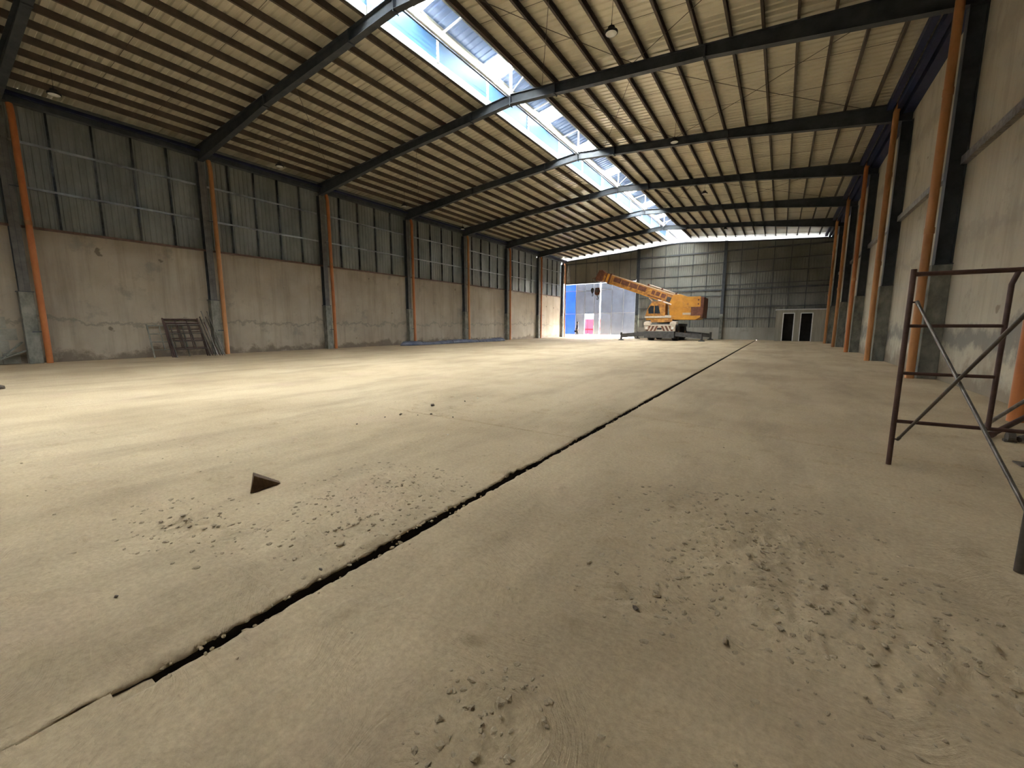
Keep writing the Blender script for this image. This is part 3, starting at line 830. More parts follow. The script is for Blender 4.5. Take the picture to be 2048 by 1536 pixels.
# ------------------------------------------------------------------ cabin in the far right corner
cb = empty('cabin', (1.35, 43.9, 0))
tag(cb, 'small beige partition cabin with two open doorways, far right corner', 'cabin')
CY, CZ = 43.0, 2.66
DO = [(0.12, 0.84), (1.37, 2.12)]
segs = [(-0.46, 0.05), (0.91, 1.30), (2.19, 3.12)]
for a, b in segs: MB().box(a, b, CY, CY + 0.06, 0, CZ).build('wall_panel', M_CABIN, cb)
for a, b in DO: MB().box(a - 0.07, b + 0.07, CY, CY + 0.06, 2.42, CZ).build('wall_panel', M_CABIN, cb)
MB().box(-0.46, -0.40, CY + 0.06, YE - 0.35, 0, CZ).build('wall_panel', M_CABIN, cb)
MB().box(-0.52, 3.14, CY - 0.06, YE - 0.33, CZ, CZ + 0.07).build('roof_slab', M_WHITE, cb)
MB().box(-0.40, 3.1, CY + 0.9, CY + 0.95, 0, CZ).build('doorway_shade_sheet', M_DARK, cb)  # dark sheet added as the shade seen through the doorways
for a, b in DO:
    f = empty('door_frame', ((a + b) / 2, CY, 0), cb)
    MB().box(a - 0.07, a, CY - 0.03, CY + 0.09, 0, 2.42).build('jamb', M_WHITE, f)
    MB().box(b, b + 0.07, CY - 0.03, CY + 0.09, 0, 2.42).build('jamb', M_WHITE, f)
    MB().box(a, b, CY - 0.03, CY + 0.09, 2.35, 2.42).build('head', M_WHITE, f)

# ------------------------------------------------------------------ mobile crane
cr = empty('mobile_crane', (-9.0, 40.4, 0))
tag(cr, 'orange-yellow mobile crane on spread outriggers, boom raised to the left', 'crane')
CXc, CF, CR_ = -9.0, 37.7, 43.6
# carrier
MB().box(CXc - 0.62, CXc + 0.62, CF + 0.3, CR_ - 0.2, 0.75, 1.25).build('chassis', M_CRGREY, cr, 0.03)
MB().box(CXc - 1.25, CXc + 1.25, CF + 0.25, CF + 1.0, 1.10, 1.50).build('front_deck', M_CRGREY, cr, 0.03)
MB().box(CXc - 1.3, CXc + 1.3, CF + 2.9, CR_ - 0.3, 1.25, 1.52).build('rear_deck', M_CRGREY, cr, 0.03)
bp = MB().box(CXc - 1.33, CXc + 1.33, CF + 0.05, CF + 0.28, 0.84, 1.34).build('bumper', M_CREAM, cr, 0.02)
for s_ in (-1, 1):
    for k in range(3):
        x = CXc + s_ * (0.34 + k * 0.32)
        MB().prism([(x, 0.86), (x + s_ * 0.17, 0.86), (x - s_ * 0.06, 1.30), (x - s_ * 0.23, 1.30)], CF + 0.035, CF + 0.055).build('stripe', M_BROWN, bp)
MB().box(CXc - 0.2, CXc + 0.2, CF + 0.03, CF + 0.055, 0.98, 1.14).build('number_plate', M_BLACK, bp)
MB().box(CXc - 1.36, CXc + 1.36, CF + 0.0, CF + 0.30, 1.34, 1.42).build('bumper_rail', M_CREAM, cr, 0.015)
for s_ in (-1, 1):
    x = CXc + s_ * 1.12
    h = MB().box(x - 0.17, x + 0.17, CF - 0.02, CF + 0.05, 0.98, 1.24).build('headlamp', M_CREAM, cr, 0.02)
    MB().lathe([(0.0, -0.015), (0.09, -0.01), (0.10, 0.03)], (x, CF - 0.02, 1.11), 16, 'y').build('lens', M_LENS, h)
    MB().prism([(x - 0.30, 1.42), (x + 0.30, 1.42), (x + 0.24, 1.66), (x - 0.1, 1.72), (x - 0.28, 1.6)], CF + 0.15, CF + 0.75).build('fender', M_CREAM, cr, 0.03)
MB().tube([(CXc + 0.62, CF - 0.06, 0.82), (CXc + 0.62, CF + 0.1, 0.66)], 0.05, 8).build('tow_hook', M_CREAM, cr)
# wheels
def wheel(x, y):
    w = empty('wheel', (x, y, 0), cr)
    R0, W = 0.72, 0.50
    MB().lathe([(R0 * 0.55, -W / 2), (R0 * 0.93, -W / 2), (R0, -W * 0.3), (R0, W * 0.3), (R0 * 0.93, W / 2), (R0 * 0.55, W / 2)], (x, y, R0 + 0.02), 28, 'x').build('tyre', M_BLACK, w)
    mb = MB()
    for k in range(22):
        a = 2 * PI * k / 22
        cyy, czz = y + math.cos(a) * R0, R0 + 0.02 + math.sin(a) * R0
        mb.bar((x - W * 0.42, cyy, czz), (x + W * 0.42, cyy, czz), 0.06, 0.06, (0, math.cos(a), math.sin(a)))
    mb.build('tread', M_BLACK, w)
    MB().lathe([(0.12, -W * 0.52), (R0 * 0.5, -W * 0.40), (R0 * 0.56, -W * 0.45), (R0 * 0.56, W * 0.45), (R0 * 0.5, W * 0.40), (0.12, W * 0.52)], (x, y, R0 + 0.02), 20, 'x').build('rim', M_YELLW, w)
for x in (CXc - 1.06, CXc + 1.06):
    for y in (CF + 1.65, CF + 4.6): wheel(x, y)
# outriggers, front and rear
for nm, y0 in (('front', CF + 0.12), ('rear', CR_ - 0.55)):
    bx = MB().box(CXc - 1.28, CXc + 1.28, y0 - 0.2, y0 + 0.45, 0.26, 0.84).build('outrigger_box', M_CRGREY, cr, 0.02)
    for s_ in (-1, 1):
        bm_ = MB()
        ex = CXc + s_ * 3.42
        yb = y0 + (0.0 if s_ < 0 else 0.24)
        bm_.bar((CXc + s_ * 1.2, yb, 0.62), (ex, yb, 0.40), 0.26, 0.36)
        a = bm_.build('outrigger_beam', M_CRGREY, cr)
        MB().bar((CXc + s_ * 1.25, yb - 0.09, 0.755), (ex, yb - 0.09, 0.545), 0.03, 0.025).build('edge_strip', M_CHROME, a)
        MB().tube([(ex, yb, 0.10), (ex, yb, 0.72)], 0.09, 12).build('jack', M_CRGREY, a)
        MB().lathe([(0.26, 0.0), (0.26, 0.05), (0.12, 0.11)], (ex, yb, 0.0), 18).build('pad', M_CRGREY, a)
# turntable and superstructure
MB().lathe([(0.85, 1.50), (0.85, 1.66), (0.78, 1.72), (0.78, 1.84)], (CXc, 40.4, 0), 28).build('slewing_ring', M_CRGREY, cr)
MB().prism([(-10.55, 1.84), (-6.3, 1.84), (-5.95, 2.06), (-5.95, 2.2), (-10.62, 2.12)], 39.1, 41.7).build('turntable_deck', M_YELL, cr, 0.02)
MB().box(-10.68, -8.35, 38.98, 39.1, 2.02, 2.24).build('side_step', M_CREAM, cr, 0.02)
MB().box(-10.1, -8.2, 39.0, 39.12, 1.62, 1.98).build('lower_skirt', M_YELLW, cr, 0.02)
# turret side plates carrying the boom foot
for yy in (39.42, 40.75):
    sp = MB().prism([(-8.55, 2.2), (-8.7, 3.2), (-8.35, 4.05), (-7.75, 4.10), (-7.1, 3.86), (-6.05, 3.86), (-5.92, 3.0), (-6.0, 2.2)], yy, yy + 0.10).build('turret_plate', M_YELL, cr, 0.015)
    s_ = -1 if yy < 40 else 1
    ys_ = yy if s_ < 0 else yy + 0.10
    MB().lathe([(0.44, 0), (0.44, s_ * 0.05), (0.36, s_ * 0.06), (0.36, s_ * 0.09), (0.0, s_ * 0.095)], (-7.78, ys_, 3.12), 28, 'y').build('pivot_boss', M_YELL, sp)
    MB().lathe([(0.10, 0), (0.10, s_ * 0.04), (0.0, s_ * 0.045)], (-7.05, ys_, 3.2), 14, 'y').build('pin', M_YELLW, sp)
    for zz in (3.55, 3.2):
        MB().lathe([(0.07, 0), (0.07, s_ * 0.02), (0, s_ * 0.022)], (-6.2, ys_, zz), 12, 'y').build('bolt', M_BROWN, sp)
    MB().box(-7.4, -5.98, min(ys_, ys_ + s_ * 0.05), max(ys_, ys_ + s_ * 0.05), 2.90, 2.98).build('rib', M_YELLW, sp)
    MB().prism([(-8.5, 2.2), (-7.55, 2.9), (-7.4, 2.9), (-6.9, 2.9), (-6.9, 2.2)], min(ys_, ys_ + s_ * 0.04), max(ys_, ys_ + s_ * 0.04)).build('cover', M_YELL, sp)
MB().box(-7.45, -6.75, 39.34, 39.40, 2.28, 2.46).build('name_strip', M_CREAM, cr)
MB().box(-6.9, -5.98, 39.55, 40.7, 2.2, 3.80).build('winch_housing', M_BROWN, cr, 0.03)
MB().prism([(-6.75, 2.0), (-5.78, 2.0), (-5.72, 2.9), (-5.72, 3.75), (-6.0, 3.8), (-6.0, 2.95), (-6.75, 2.95)], 39.2, 41.5).build('counterweight', M_BROWN, cr, 0.03)
# cab on the near side
cabm = MB().prism([(-10.62, 2.2), (-8.85, 2.2), (-8.85, 3.3), (-9.2, 3.46), (-10.05, 3.46), (-10.42, 2.95)], 38.95, 39.95).build('cab', M_YELLW, cr, 0.03)
MB().prism([(-10.32, 2.42), (-9.86, 2.42), (-9.86, 3.12), (-10.16, 3.12), (-10.36, 2.85)], 38.925, 38.955).build('window', M_GLASS, cabm)
MB().prism([(-9.78, 2.42), (-9.28, 2.42), (-9.45, 3.12), (-9.78, 3.12)], 38.925, 38.955).build('window', M_GLASS, cabm)
MB().box(-10.1, -9.1, 38.93, 39.97, 3.46, 3.52).build('cab_roof', M_YELLW, cabm, 0.02)
MB().tube([(-10.66, 38.95, 1.75), (-10.72, 38.95, 2.4), (-10.3, 38.95, 3.1)], 0.02, 8).build('grab_rail', M_CRGREY, cabm)
# boom: three nested sections
A, Bp = Vector((-7.75, 40.08, 3.42)), Vector((-15.55, 40.08, 6.28))
bd = (Bp - A).normalized(); bu = Vector((0, 1, 0)).cross(bd); bu = bu if bu.z > 0 else -bu
def boom_box(t0, t1, w, h0, h1, up0=0.0):
    p0, p1 = A.lerp(Bp, t0), A.lerp(Bp, t1); vs = []
    for p, h in ((p0, h0), (p1, h1)):
        for sx, sz in ((-1, -1), (1, -1), (1, 1), (-1, 1)):
            vs.append(p + Vector((0, sx * w / 2, 0)) + bu * (sz * h / 2 + up0))
    return MB().add(vs, [(3, 2, 1, 0), (4, 5, 6, 7), (0, 1, 5, 4), (1, 2, 6, 5), (2, 3, 7, 6), (3, 0, 4, 7)])
bo = boom_box(-0.06, 0.86, 0.80, 0.98, 0.90).build('boom', M_YELLW, cr, 0.02)
boom_box(0.86, 0.90, 0.72, 0.82, 0.82).build('boom_section', M_YELL, bo, 0.01)
boom_box(0.90, 0.95, 0.64, 0.74, 0.74).build('boom_section', M_YELLW, bo, 0.01)
boom_box(0.84, 0.862, 0.90, 1.02, 1.02).build('boom_collar', M_BROWN, bo, 0.01)
boom_box(0.893, 0.905, 0.78, 0.88, 0.88).build('boom_collar', M_BROWN, bo, 0.01)
def side_patch(t0, t1, z0, z1, mt, nm, out=0.012):
    p0, p1 = A.lerp(Bp, t0), A.lerp(Bp, t1)
    for sgn in (-1, 1):
        yv = Vector((0, sgn * 0.40, 0)); yo = Vector((0, sgn * (0.40 + out), 0))
        vs = [p0 + yv + bu * z0, p1 + yv + bu * z0, p1 + yv + bu * z1, p0 + yv + bu * z1,
              p0 + yo + bu * z0, p1 + yo + bu * z0, p1 + yo + bu * z1, p0 + yo + bu * z1]
        MB().add(vs, [(0, 1, 2, 3), (7, 6, 5, 4), (0, 4, 5, 1), (1, 5, 6, 2), (2, 6, 7, 3), (3, 7, 4, 0)]).build(nm, mt, bo)
for t0, t1 in ((0.40, 0.493), (0.503, 0.598), (0.608, 0.70), (0.71, 0.80)): side_patch(t0, t1, -0.14, 0.28, M_BROWN, 'boom_lettering')
for t0, t1 in ((0.17, 0.22), (0.235, 0.28), (0.295, 0.33)): side_patch(t0, t1, -0.12, 0.24, M_BROWN, 'boom_lettering')
side_patch(0.09, 0.15, -0.32, 0.12, M_CRGREY, 'hose_and_shade_patch')
side_patch(0.20, 0.36, -0.36, -0.26, M_BROWN, 'hose_and_shade_patch')  # brown strip paints the shading along the boom's lower edge
side_patch(0.02, 0.84, 0.38, 0.44, M_CREAM, 'boom_edge')
side_patch(0.02, 0.84, -0.46, -0.40, M_YELL, 'boom_edge')
MB().tube([A.lerp(Bp, 0.02) + bu * 0.56, A.lerp(Bp, 0.40) + bu * 0.60], 0.05, 8).build('hose_tube', M_CREAM, bo)
for t in (0.08, 0.24, 0.40):
    p = A.lerp(Bp, t) + bu * 0.53
    MB().box(p.x - 0.07, p.x + 0.07, p.y - 0.2, p.y + 0.2, p.z - 0.05, p.z + 0.12).build('tube_clamp', M_BROWN, bo)
# head with sheaves
hp = A.lerp(Bp, 0.975)
MB().add([hp + Vector((0, sy * 0.33, 0)) + bd * a + bu * b for sy in (-1, 1) for a, b in ((-0.35, -0.45), (0.30, -0.62), (0.42, -0.30), (0.32, 0.44), (0.05, 0.58), (-0.35, 0.42))],
         [(0, 1, 2, 3, 4, 5), (11, 10, 9, 8, 7, 6)] + [(k, 6 + k, 6 + (k + 1) % 6, (k + 1) % 6) for k in range(6)]).build('boom_head', M_BROWN, bo)
for dy in (-0.2, 0.0, 0.2):
    q = hp + bd * 0.30 - bu * 0.42
    MB().lathe([(0.22, -0.03), (0.18, 0.0), (0.22, 0.03)], (q.x, q.y + dy, q.z), 18, 'y').build('sheave', M_CRGREY, bo)
# lift cylinder
MB().tube([(-8.9, 40.08, 2.25), (-9.9, 40.08, 3.2)], 0.13, 14).build('lift_cylinder', M_YELLW, cr)
MB().tube([(-9.9, 40.08, 3.2), (-10.6, 40.08, 3.95)], 0.075, 12).build('lift_rod', M_CHROME, cr)
MB().tube([(-9.6, 39.3, 3.62), (-8.45, 39.3, 3.2)], 0.07, 10).build('hydraulic_pipe', M_CREAM, cr)
# hoist ropes and hooks
tipx, tipz = (hp + bd * 0.36 - bu * 0.45).x, (hp + bd * 0.36 - bu * 0.45).z
for dx in (-0.06, 0.06):
    MB().tube([(tipx + 0.15 + dx, 40.0, tipz), (tipx + 0.15 + dx, 40.0, 5.05)], 0.012, 6).build('hoist_rope', M_BLACK, cr)
hb = MB().prism([(tipx - 0.12, 4.45), (tipx + 0.1, 4.32), (tipx + 0.34, 4.42), (tipx + 0.42, 4.75), (tipx + 0.32, 5.08), (tipx - 0.02, 5.08), (tipx - 0.14, 4.8)], 39.86, 40.14).build('hook_block', M_BROWN, cr, 0.02)
MB().lathe([(0.2, -0.17), (0.2, 0.17)], (tipx + 0.14, 40.0, 4.8), 18, 'y').build('sheave', M_CRGREY, hb)
MB().tube([(tipx + 0.12, 40, 4.36), (tipx + 0.12, 40, 4.2), (tipx + 0.24, 40, 4.08), (tipx + 0.16, 40, 3.94), (tipx + 0.02, 40, 3.99)], 0.045, 8).build('hook', M_CRGREY, hb)
MB().tube([(tipx - 0.42, 40.0, tipz + 0.1), (tipx - 0.42, 40.0, 5.1)], 0.01, 6).build('hoist_rope', M_BLACK, cr)
MB().tube([(tipx - 0.42, 40.0, tipz + 0.1), (tipx + 0.1, 40.0, tipz + 0.2)], 0.03, 6).build('rope_guide', M_BROWN, cr)
hb2 = MB().lathe([(0.05, 5.1), (0.13, 5.0), (0.16, 4.85), (0.13, 4.68), (0.05, 4.56)], (tipx - 0.42, 40.0, 0), 16).build('hook_ball', M_BLACK, cr)
MB().tube([(tipx - 0.42, 40, 4.58), (tipx - 0.42, 40, 4.46), (tipx - 0.34, 40, 4.38), (tipx - 0.40, 40, 4.28), (tipx - 0.48, 40, 4.32)], 0.03, 8).build('hook', M_BLACK, hb2)

# ------------------------------------------------------------------ person by the small door
def person():
    px, py = -19.45, 43.6
    me = bpy.data.meshes.new('person'); bm = bmesh.new()
    L = bm.verts.layers.skin.verify()
    def V(x, y, z, r):
        v = bm.verts.new((x, y, z)); v[L].radius = (r, r); return v
    def chain(root, pts):
        p = root
        for x, y, z, r in pts:
            v = V(x, y, z, r); bm.edges.new((p, v)); p = v
        return p
    pel = V(0, 0, 0.95, 0.125)
    ch = chain(pel, [(0.0, 0, 1.10, 0.12), (0.01, 0, 1.27, 0.135), (0.02, 0, 1.40, 0.12)])
    neck = chain(ch, [(0.035, 0, 1.50, 0.05), (0.05, 0, 1.56, 0.06), (0.055, 0, 1.65, 0.085), (0.05, 0, 1.73, 0.06)])
    for s_, fx in ((-1, 0.17), (1, -0.16)):
        chain(pel, [(0.0, s_ * 0.09, 0.86, 0.10), (fx * 0.55, s_ * 0.10, 0.50, 0.068), (fx * 0.95, s_ * 0.10, 0.11, 0.042), (fx + 0.02, s_ * 0.10, 0.05, 0.045), (fx + 0.15, s_ * 0.11, 0.04, 0.035)])
    for s_, hx in ((-1, -0.17), (1, 0.12)):
        e = chain(ch, [(0.01, s_ * 0.17, 1.40, 0.06), (hx * 0.4, s_ * 0.21, 1.13, 0.045), (hx, s_ * 0.21, 0.90, 0.032), (hx + 0.015, s_ * 0.21, 0.82, 0.036)])
    me_ = me
    bm.to_mesh(me); bm.free()
    o = bpy.data.objects.new('person', me); col.objects.link(o)
    sk = o.modifiers.new('skin', 'SKIN'); sk.use_smooth_shade = True
    ss = o.modifiers.new('sub', 'SUBSURF'); ss.levels = 1; ss.render_levels = 1
    for v in me.skin_vertices[0].data: v.use_root = False
    me.skin_vertices[0].data[0].use_root = True
    dg = bpy.context.evaluated_depsgraph_get()
    body = bpy.data.meshes.new_from_object(o.evaluated_get(dg))
    o.modifiers.clear()
    # fingers and nose welded into the same mesh data
    vs = [tuple(v.co) for v in body.vertices]; fs = [tuple(p.vertices) for p in body.polygons]
    ex = MB()
    for s_, hx in ((-1, -0.17), (1, 0.12)):
        for k, (dy, ln) in enumerate(((-0.024, 0.06), (-0.008, 0.075), (0.008, 0.07), (0.024, 0.055))):
            ex.tube([(hx + 0.01 + dy, s_ * 0.21, 0.81), (hx + 0.02 + dy, s_ * 0.205, 0.81 - ln * 0.6), (hx + 0.03 + dy, s_ * 0.19, 0.81 - ln)], [0.010, 0.009, 0.007], 6)
        ex.tube([(hx + 0.03, s_ * 0.2, 0.85), (hx + 0.065, s_ * 0.19, 0.82), (hx + 0.07, s_ * 0.185, 0.785)], [0.011, 0.010, 0.008], 6)
    ex.tube([(0.13, 0, 1.665), (0.155, 0, 1.63), (0.13, 0, 1.62)], [0.008, 0.016, 0.008], 6)
    for s_ in (-1, 1): ex.tube([(0.05, s_ * 0.075, 1.66), (0.045, s_ * 0.098, 1.65), (0.045, s_ * 0.092, 1.625)], [0.012, 0.016, 0.010], 6)
    n0 = len(vs)
    vs += ex.v; fs += [tuple(i + n0 for i in f) for f in ex.f]
    nm = bpy.data.meshes.new('person'); nm.from_pydata(vs, [], fs)
    for mt in (M_SHIRT, M_TROUS, M_SKIN, M_BLACK): nm.materials.append(mt)
    for p in nm.polygons:
        c = p.center; p.use_smooth = True
        arm = abs(c.y) > 0.155 and c.z < 1.2 and c.z > 0.7
        if c.z > 1.48: p.material_index = 2
        elif arm and c.z < 1.14: p.material_index = 2
        elif c.z < 0.085: p.material_index = 3
        elif c.z < 0.94 and not arm: p.material_index = 1
        else: p.material_index = 0
    o.data = nm
    o.location = (px, py, 0.0); WLOC[o.name] = Vector((px, py, 0))
    o.rotation_euler = (0, 0, math.radians(20))
    tag(o, 'person in dark shirt walking past the door carrying a dark bag', 'person')
    def part(mb, nm_, mt):
        m2 = mb.mesh(nm_, mt); q = bpy.data.objects.new(nm_, m2); col.objects.link(q); q.parent = o
        return q
    h = MB()
    n = 14
    prof = [(0.092, 1.655), (0.096, 1.69), (0.088, 1.735), (0.06, 1.775), (0.0, 1.79)]
    h.lathe(prof, (0.035, 0, 0), n)
    part(h, 'hair', M_HAIR)
    b = MB()
    b.prism([(-0.30, 0.60), (-0.04, 0.60), (-0.05, 0.80), (-0.29, 0.80)], -0.28, -0.15)
    q = b.mesh('hand_bag', M_BLACK)
    bag = bpy.data.objects.new('hand_bag', q); col.objects.link(bag)
    bag.location = o.location; bag.rotation_euler = o.rotation_euler
    bv = bag.modifiers.new('bevel', 'BEVEL'); bv.width = 0.03; bv.segments = 2
    tag(bag, 'dark bag hanging from the hand of the walking person', 'bag')
    hnd = MB().tube([(-0.26, -0.215, 0.79), (-0.2, -0.215, 0.85), (-0.13, -0.215, 0.85), (-0.08, -0.215, 0.79)], 0.01, 6).mesh('handle', M_BLACK)
    hq = bpy.data.objects.new('handle', hnd); col.objects.link(hq); hq.parent = bag
person()

# ------------------------------------------------------------------ scaffold at the right
TR = 0.021
def scaffold_frame(loc, label, mt=M_RUST, rz=0.0, width=1.22, pins=True):
    o = empty('scaffold_frame', loc)
    W, H = width, 1.80
    WLOC[o.name] = Vector((0, 0, 0))
    MB().tube([(0, 0, 0), (0, 0, H)], TR, 12).build('leg', mt, o)
    MB().tube([(W, 0, 0), (W, 0, H)], TR, 12).build('leg', mt, o)
    MB().tube([(0.0, 0, H - 0.045), (W, 0, H - 0.045)], TR * 0.95, 12).build('top_bar', mt, o)
    MB().tube([(0.0, 0, 0.42), (W, 0, 0.42)], TR * 0.8, 10).build('rung', mt, o)
    xi = W * 0.5
    MB().tube([(xi + 0.03, 0, H - 0.05), (xi, 0, H - 0.16), (xi, 0, 0.42)], TR * 0.85, 10).build('inner_post', mt, o)
    for z in (0.87, 1.30):
        MB().tube([(0, 0, z), (xi, 0, z)], TR * 0.72, 10).build('rung', mt, o)
    if pins:
        for z in (0.25, 1.51):
            MB().tube([(0, 0, z), (0.05, -0.02, z)], 0.008, 8).build('lock_pin', mt, o)
    o.rotation_euler = (0, 0, rz)
    WLOC[o.name] = Vector(loc)
    tag(o, label, 'scaffold', 'scaffold frames')
    return o
scaffold_frame((0.955, 5.11, 0.0), 'rusty scaffold frame standing at the right, farther of the two', M_RUST, math.radians(3))
scaffold_frame((1.165, 3.18, 0.0), 'scaffold frame leg cut by the right picture edge, nearest', M_SCAF, math.radians(3), pins=False)
def rod(name, a, b, r, mt, label, cat, group=None):
    a, b = Vector(a), Vector(b)
    o = empty(name, ((a + b) / 2).to_tuple()); 
    MB().tube([a, b], r, 10).build('tube', mt, o)
    for p, s_ in ((a, 1), (b, -1)):
        d = (b - a).normalized() * s_
        MB().tube([p - d * 0.005, p + d * 0.05], r * 1.25, 10).build('flat_end', mt, o)
    tag(o, label, cat, group)
    return o
rod('cross_brace', (0.995, 5.07, 1.51), (1.19, 3.20, 0.27), 0.0115, M_BRACED, 'pale scaffold cross brace sloping down towards the camera', 'brace', 'cross braces')
rod('cross_brace', (0.995, 5.10, 0.25), (1.13, 3.22, 1.51), 0.0115, M_SCAF, 'dark scaffold cross brace rising towards the camera', 'brace', 'cross braces')
# tubes and clamps lying behind the scaffold
rod('loose_tube', (2.18, 7.35, 0.05), (3.0, 8.5, 0.42), 0.022, M_BRACE, 'bright metal tube lying aslant on the floor behind the scaffold', 'tube', 'loose scaffold tubes')
rod('loose_tube', (2.16, 7.0, 0.035), (2.9, 8.05, 0.26), 0.03, M_RUST, 'dark rusty tube lying under the bright tube by the wall', 'tube', 'loose scaffold tubes')
rod('loose_tube', (2.33, 6.85, 0.04), (3.05, 7.6, 0.30), 0.026, M_SCAF, 'dark tube with thick end lying nearest the wall pipe', 'tube', 'loose scaffold tubes')
o = empty('tube_clamp', (2.27, 6.86, 0)); tag(o, 'dark scaffold clamp lying on the floor behind the scaffold', 'clamp')
MB().lathe([(0.03, -0.03), (0.055, -0.03), (0.055, 0.03), (0.03, 0.03)], (2.27, 6.86, 0.055), 14, 'x').build('clamp_ring', M_SCAF, o)
MB().box(2.22, 2.32, 6.83, 6.90, 0.0, 0.03).build('clamp_plate', M_SCAF, o, 0.006)
MB().tube([(2.27, 6.86, 0.11), (2.27, 6.86, 0.15)], 0.015, 8).build('bolt', M_SCAF, o)
o = empty('base_jack', (2.06, 5.75, 0)); tag(o, 'dark metal base plate lying at the right picture edge', 'base plate')
MB().box(1.97, 2.15, 5.66, 5.84, 0, 0.015).build('plate', M_SCAF, o, 0.003)
MB().tube([(2.06, 5.75, 0.01), (2.06, 5.75, 0.07)], 0.028, 12).build('socket', M_SCAF, o)

# ------------------------------------------------------------------ scaffold frames leaning on the left wall
def leaning(bx, y, w, h, lean, label, mt, tilt=0.0):
    o = empty('scaffold_frame', (bx, y, 0))
    tag(o, label, 'scaffold', 'scaffold frames leaning on the left wall')
    def P(a, z): return (bx - lean * z / h, y + a + tilt * z, math.sqrt(max(0, h * h - lean * lean)) * z / h)
    MB().tube([P(0, 0), P(0, h)], 0.03, 8).build('leg', mt, o)
    MB().tube([P(w, 0), P(w, h)], 0.03, 8).build('leg', mt, o)
    MB().tube([P(0, h - 0.05), P(w, h - 0.05)], 0.03, 8).build('top_bar', mt, o)
    for z in (0.42, 0.85, 1.28): MB().tube([P(0, h * z / 1.8), P(w, h * z / 1.8)], 0.021, 6).build('rung', mt, o)
    for a in (0.33, 0.66): MB().tube([P(w * a, 0.42 * h / 1.8), P(w * a, h - 0.05)], 0.021, 6).build('inner_post', mt, o)
leaning(-21.22, 6.70, 1.25, 1.78, 0.72, 'rusty scaffold frame leaning on the left wall, topmost bar', M_RUST)
leaning(-21.02, 6.78, 1.20, 1.60, 0.80, 'front scaffold frame leaning on the left wall, lower and darker', M_SCAF)
leaning(-21.10, 6.74, 1.24, 1.66, 0.78, 'middle scaffold frame in the leaning stack by the second column', M_RUST)
leaning(-21.40, 6.15, 1.20, 1.45, 0.50, 'low scaffold frame set left behind the leaning stack', M_CONC)
ROD_LAB = ['%s thin rod, %s, leaning in the bundle beside the second left column' % t for t in (('leftmost', 'dark rusty and short'), ('second', 'brown, middling long'), ('third', 'pale and tall'), ('fourth', 'rusty and short'), ('fifth', 'brown, middling long'), ('rightmost', 'pale and tall'))]
for k in range(6):
    y = 8.0 + k * 0.075
    rod('leaning_rod', (-21.1 + 0.05 * k, y + 0.10, 0.0), (-21.93, y - 0.02, 1.45 + 0.25 * (k % 3)), 0.017, (M_RUST, M_SCAF, M_BRACE)[k % 3],
        ROD_LAB[k], 'rod', 'rods leaning by the second column')
# scraps beside the first left column
for k, (a, b) in enumerate([((-21.5, 2.0, 0.02), (-21.9, 2.75, 0.75)), ((-21.4, 1.7, 0.02), (-21.88, 2.8, 0.45))]):
    o = empty('timber_strip', a); tag(o, ('upper' if k == 0 else 'lower') + ' grey timber strip leaning in the corner by the first left column', 'timber', 'timber strips')
    MB().bar(a, b, 0.09, 0.03).build('strip', M_CONC, o)
    MB().bar(Vector(a).lerp(Vector(b), 0.4), Vector(a).lerp(Vector(b), 0.47), 0.14, 0.05).build('cleat', M_CONC, o)

# ------------------------------------------------------------------ tarpaulin bundle along the wall foot
mb = MB(); n, m_ = 90, 12
rings = []
for i in range(n + 1):
    t = i / n; y = 18.8 + 11.6 * t; xc = -20.95 + 0.35 * t
    r0 = 0.30 + 0.06 * math.sin(9 * t) + 0.05 * rnd.random(); h0 = 0.20 + 0.05 * math.sin(14 * t + 1) + 0.04 * rnd.random()
    e = min(1, t / 0.03, (1 - t) / 0.03)
    rings.append([(xc + r0 * e * math.cos(PI * k / (m_ - 1)) * 1.1, y, h0 * (0.35 + 0.65 * e) * math.sin(PI * k / (m_ - 1)) ** 0.7 * (1 + 0.15 * rnd.random())) for k in range(m_)])
vs = [p for R_ in rings for p in R_]
fs = [(i * m_ + k, i * m_ + k + 1, (i + 1) * m_ + k + 1, (i + 1) * m_ + k) for i in range(n) for k in range(m_ - 1)]
fs += [tuple(range(m_)), tuple(n * m_ + k for k in reversed(range(m_)))] + [(i * m_, (i + 1) * m_, (i + 1) * m_ + m_ - 1, i * m_ + m_ - 1) for i in range(n)]
mb.add(vs, fs, True)
o = empty('tarpaulin_bundle', (-20.8, 24.6, 0)); tag(o, 'long low dark blue tarpaulin bundle along the left wall foot', 'tarpaulin')
mb.build('folded_tarp', M_TARP, o)
for y in (20.5, 23.5, 26.5, 29.0):
    t = (y - 18.8) / 11.6; xc = -20.95 + 0.35 * t
    MB().tube([(xc + 0.40 * math.cos(a), y, max(0.01, 0.30 * math.sin(a))) for a in np.linspace(0, PI, 10)], 0.012, 6).build('tie_rope', M_BLACK, o)

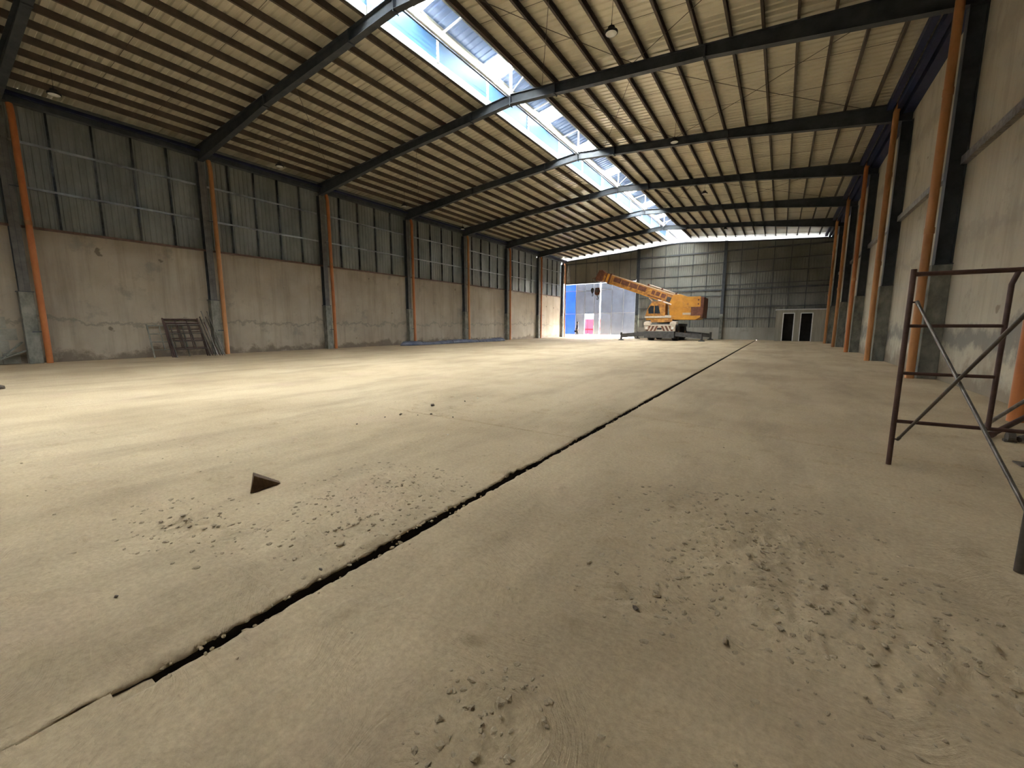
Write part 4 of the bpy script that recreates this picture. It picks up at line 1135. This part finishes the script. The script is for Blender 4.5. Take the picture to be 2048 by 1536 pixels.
# ------------------------------------------------------------------ wooden wedge and stones
o = empty('wooden_wedge', (-3.40, 1.60, 0))
o.rotation_euler = (0, 0, 0)
tag(o, 'dark brown wooden wedge lying on the floor at left of the joint', 'wedge')
pa = [Vector((-3.44, 1.42, 0)), Vector((-3.33, 1.50, 0)), Vector((-3.44, 1.715, 0)), Vector((-3.36, 1.735, 0))]
# thick end on the near left, thin edge at the right
W0, W1 = Vector((-3.470, 1.50, 0.003)), Vector((-3.385, 1.455, 0.003))
T0, T1 = Vector((-3.510, 1.545, 0.125)), Vector((-3.43, 1.515, 0.12))
E0, E1 = Vector((-3.46, 1.72, 0.003)), Vector((-3.395, 1.70, 0.003))
MB().add([W0, W1, T0, T1, E0, E1], [(0, 1, 3, 2), (1, 5, 3), (0, 2, 4), (2, 3, 5, 4), (0, 4, 5, 1)]).build('wedge_block', M_WOOD, o, 0.004)
SP = [(-4.70, 4.85, 0.035, 'largest dark stone on the floor beside the thin saw cut'), (-4.6, 4.09, 0.024, 'oblong dark stone left of the largest stone'), (-4.26, 4.36, 0.018, 'small dark stone at the end of the thin saw cut'),
      (-4.37, 4.20, 0.014, 'tiny dark pebble between the oblong stone and the saw cut end'), (-4.67, 3.85, 0.012, 'tiny dark pebble leftmost beside the oblong stone'), (-4.64, 3.36, 0.014, 'tiny dark pebble lying alone nearest the wedge side of the stones'), (-3.85, 4.38, 0.012, 'tiny dark pebble lying right on the thin saw cut'), (-4.51, 5.45, 0.016, 'tiny dark pebble beyond the largest dark stone'), (-0.47, 1.77, 0.014, 'small shiny dark pebble on the bare floor right of the joint'),
      (-1.98, 1.16, 0.010, 'tiny dark pebble close to the left lip of the joint'), (-2.6, 0.49, 0.010, 'tiny dark pebble alone on the near left floor'), (-13.5, 1.29, 0.08, 'dark lump on the floor at the left picture edge')]
for x, y, r, lab in SP:
    mb = MB(); lump(mb, (x, y, r * 0.45), r, rnd, 0.75)
    tag(mb.build('stone', M_STONE), lab, 'stone', 'loose stones on the floor')
for x, y, r, lab in ((-3.27, 3.62, 0.011, 'tiny white pebble on the floor short of the thin saw cut'), (-4.51, 5.81, 0.012, 'tiny white pebble on the floor beyond the thin saw cut')):
    mb = MB(); lump(mb, (x, y, r * 0.5), r, rnd, 0.8)
    tag(mb.build('stone', M_PALE), lab, 'stone', 'white pebbles')
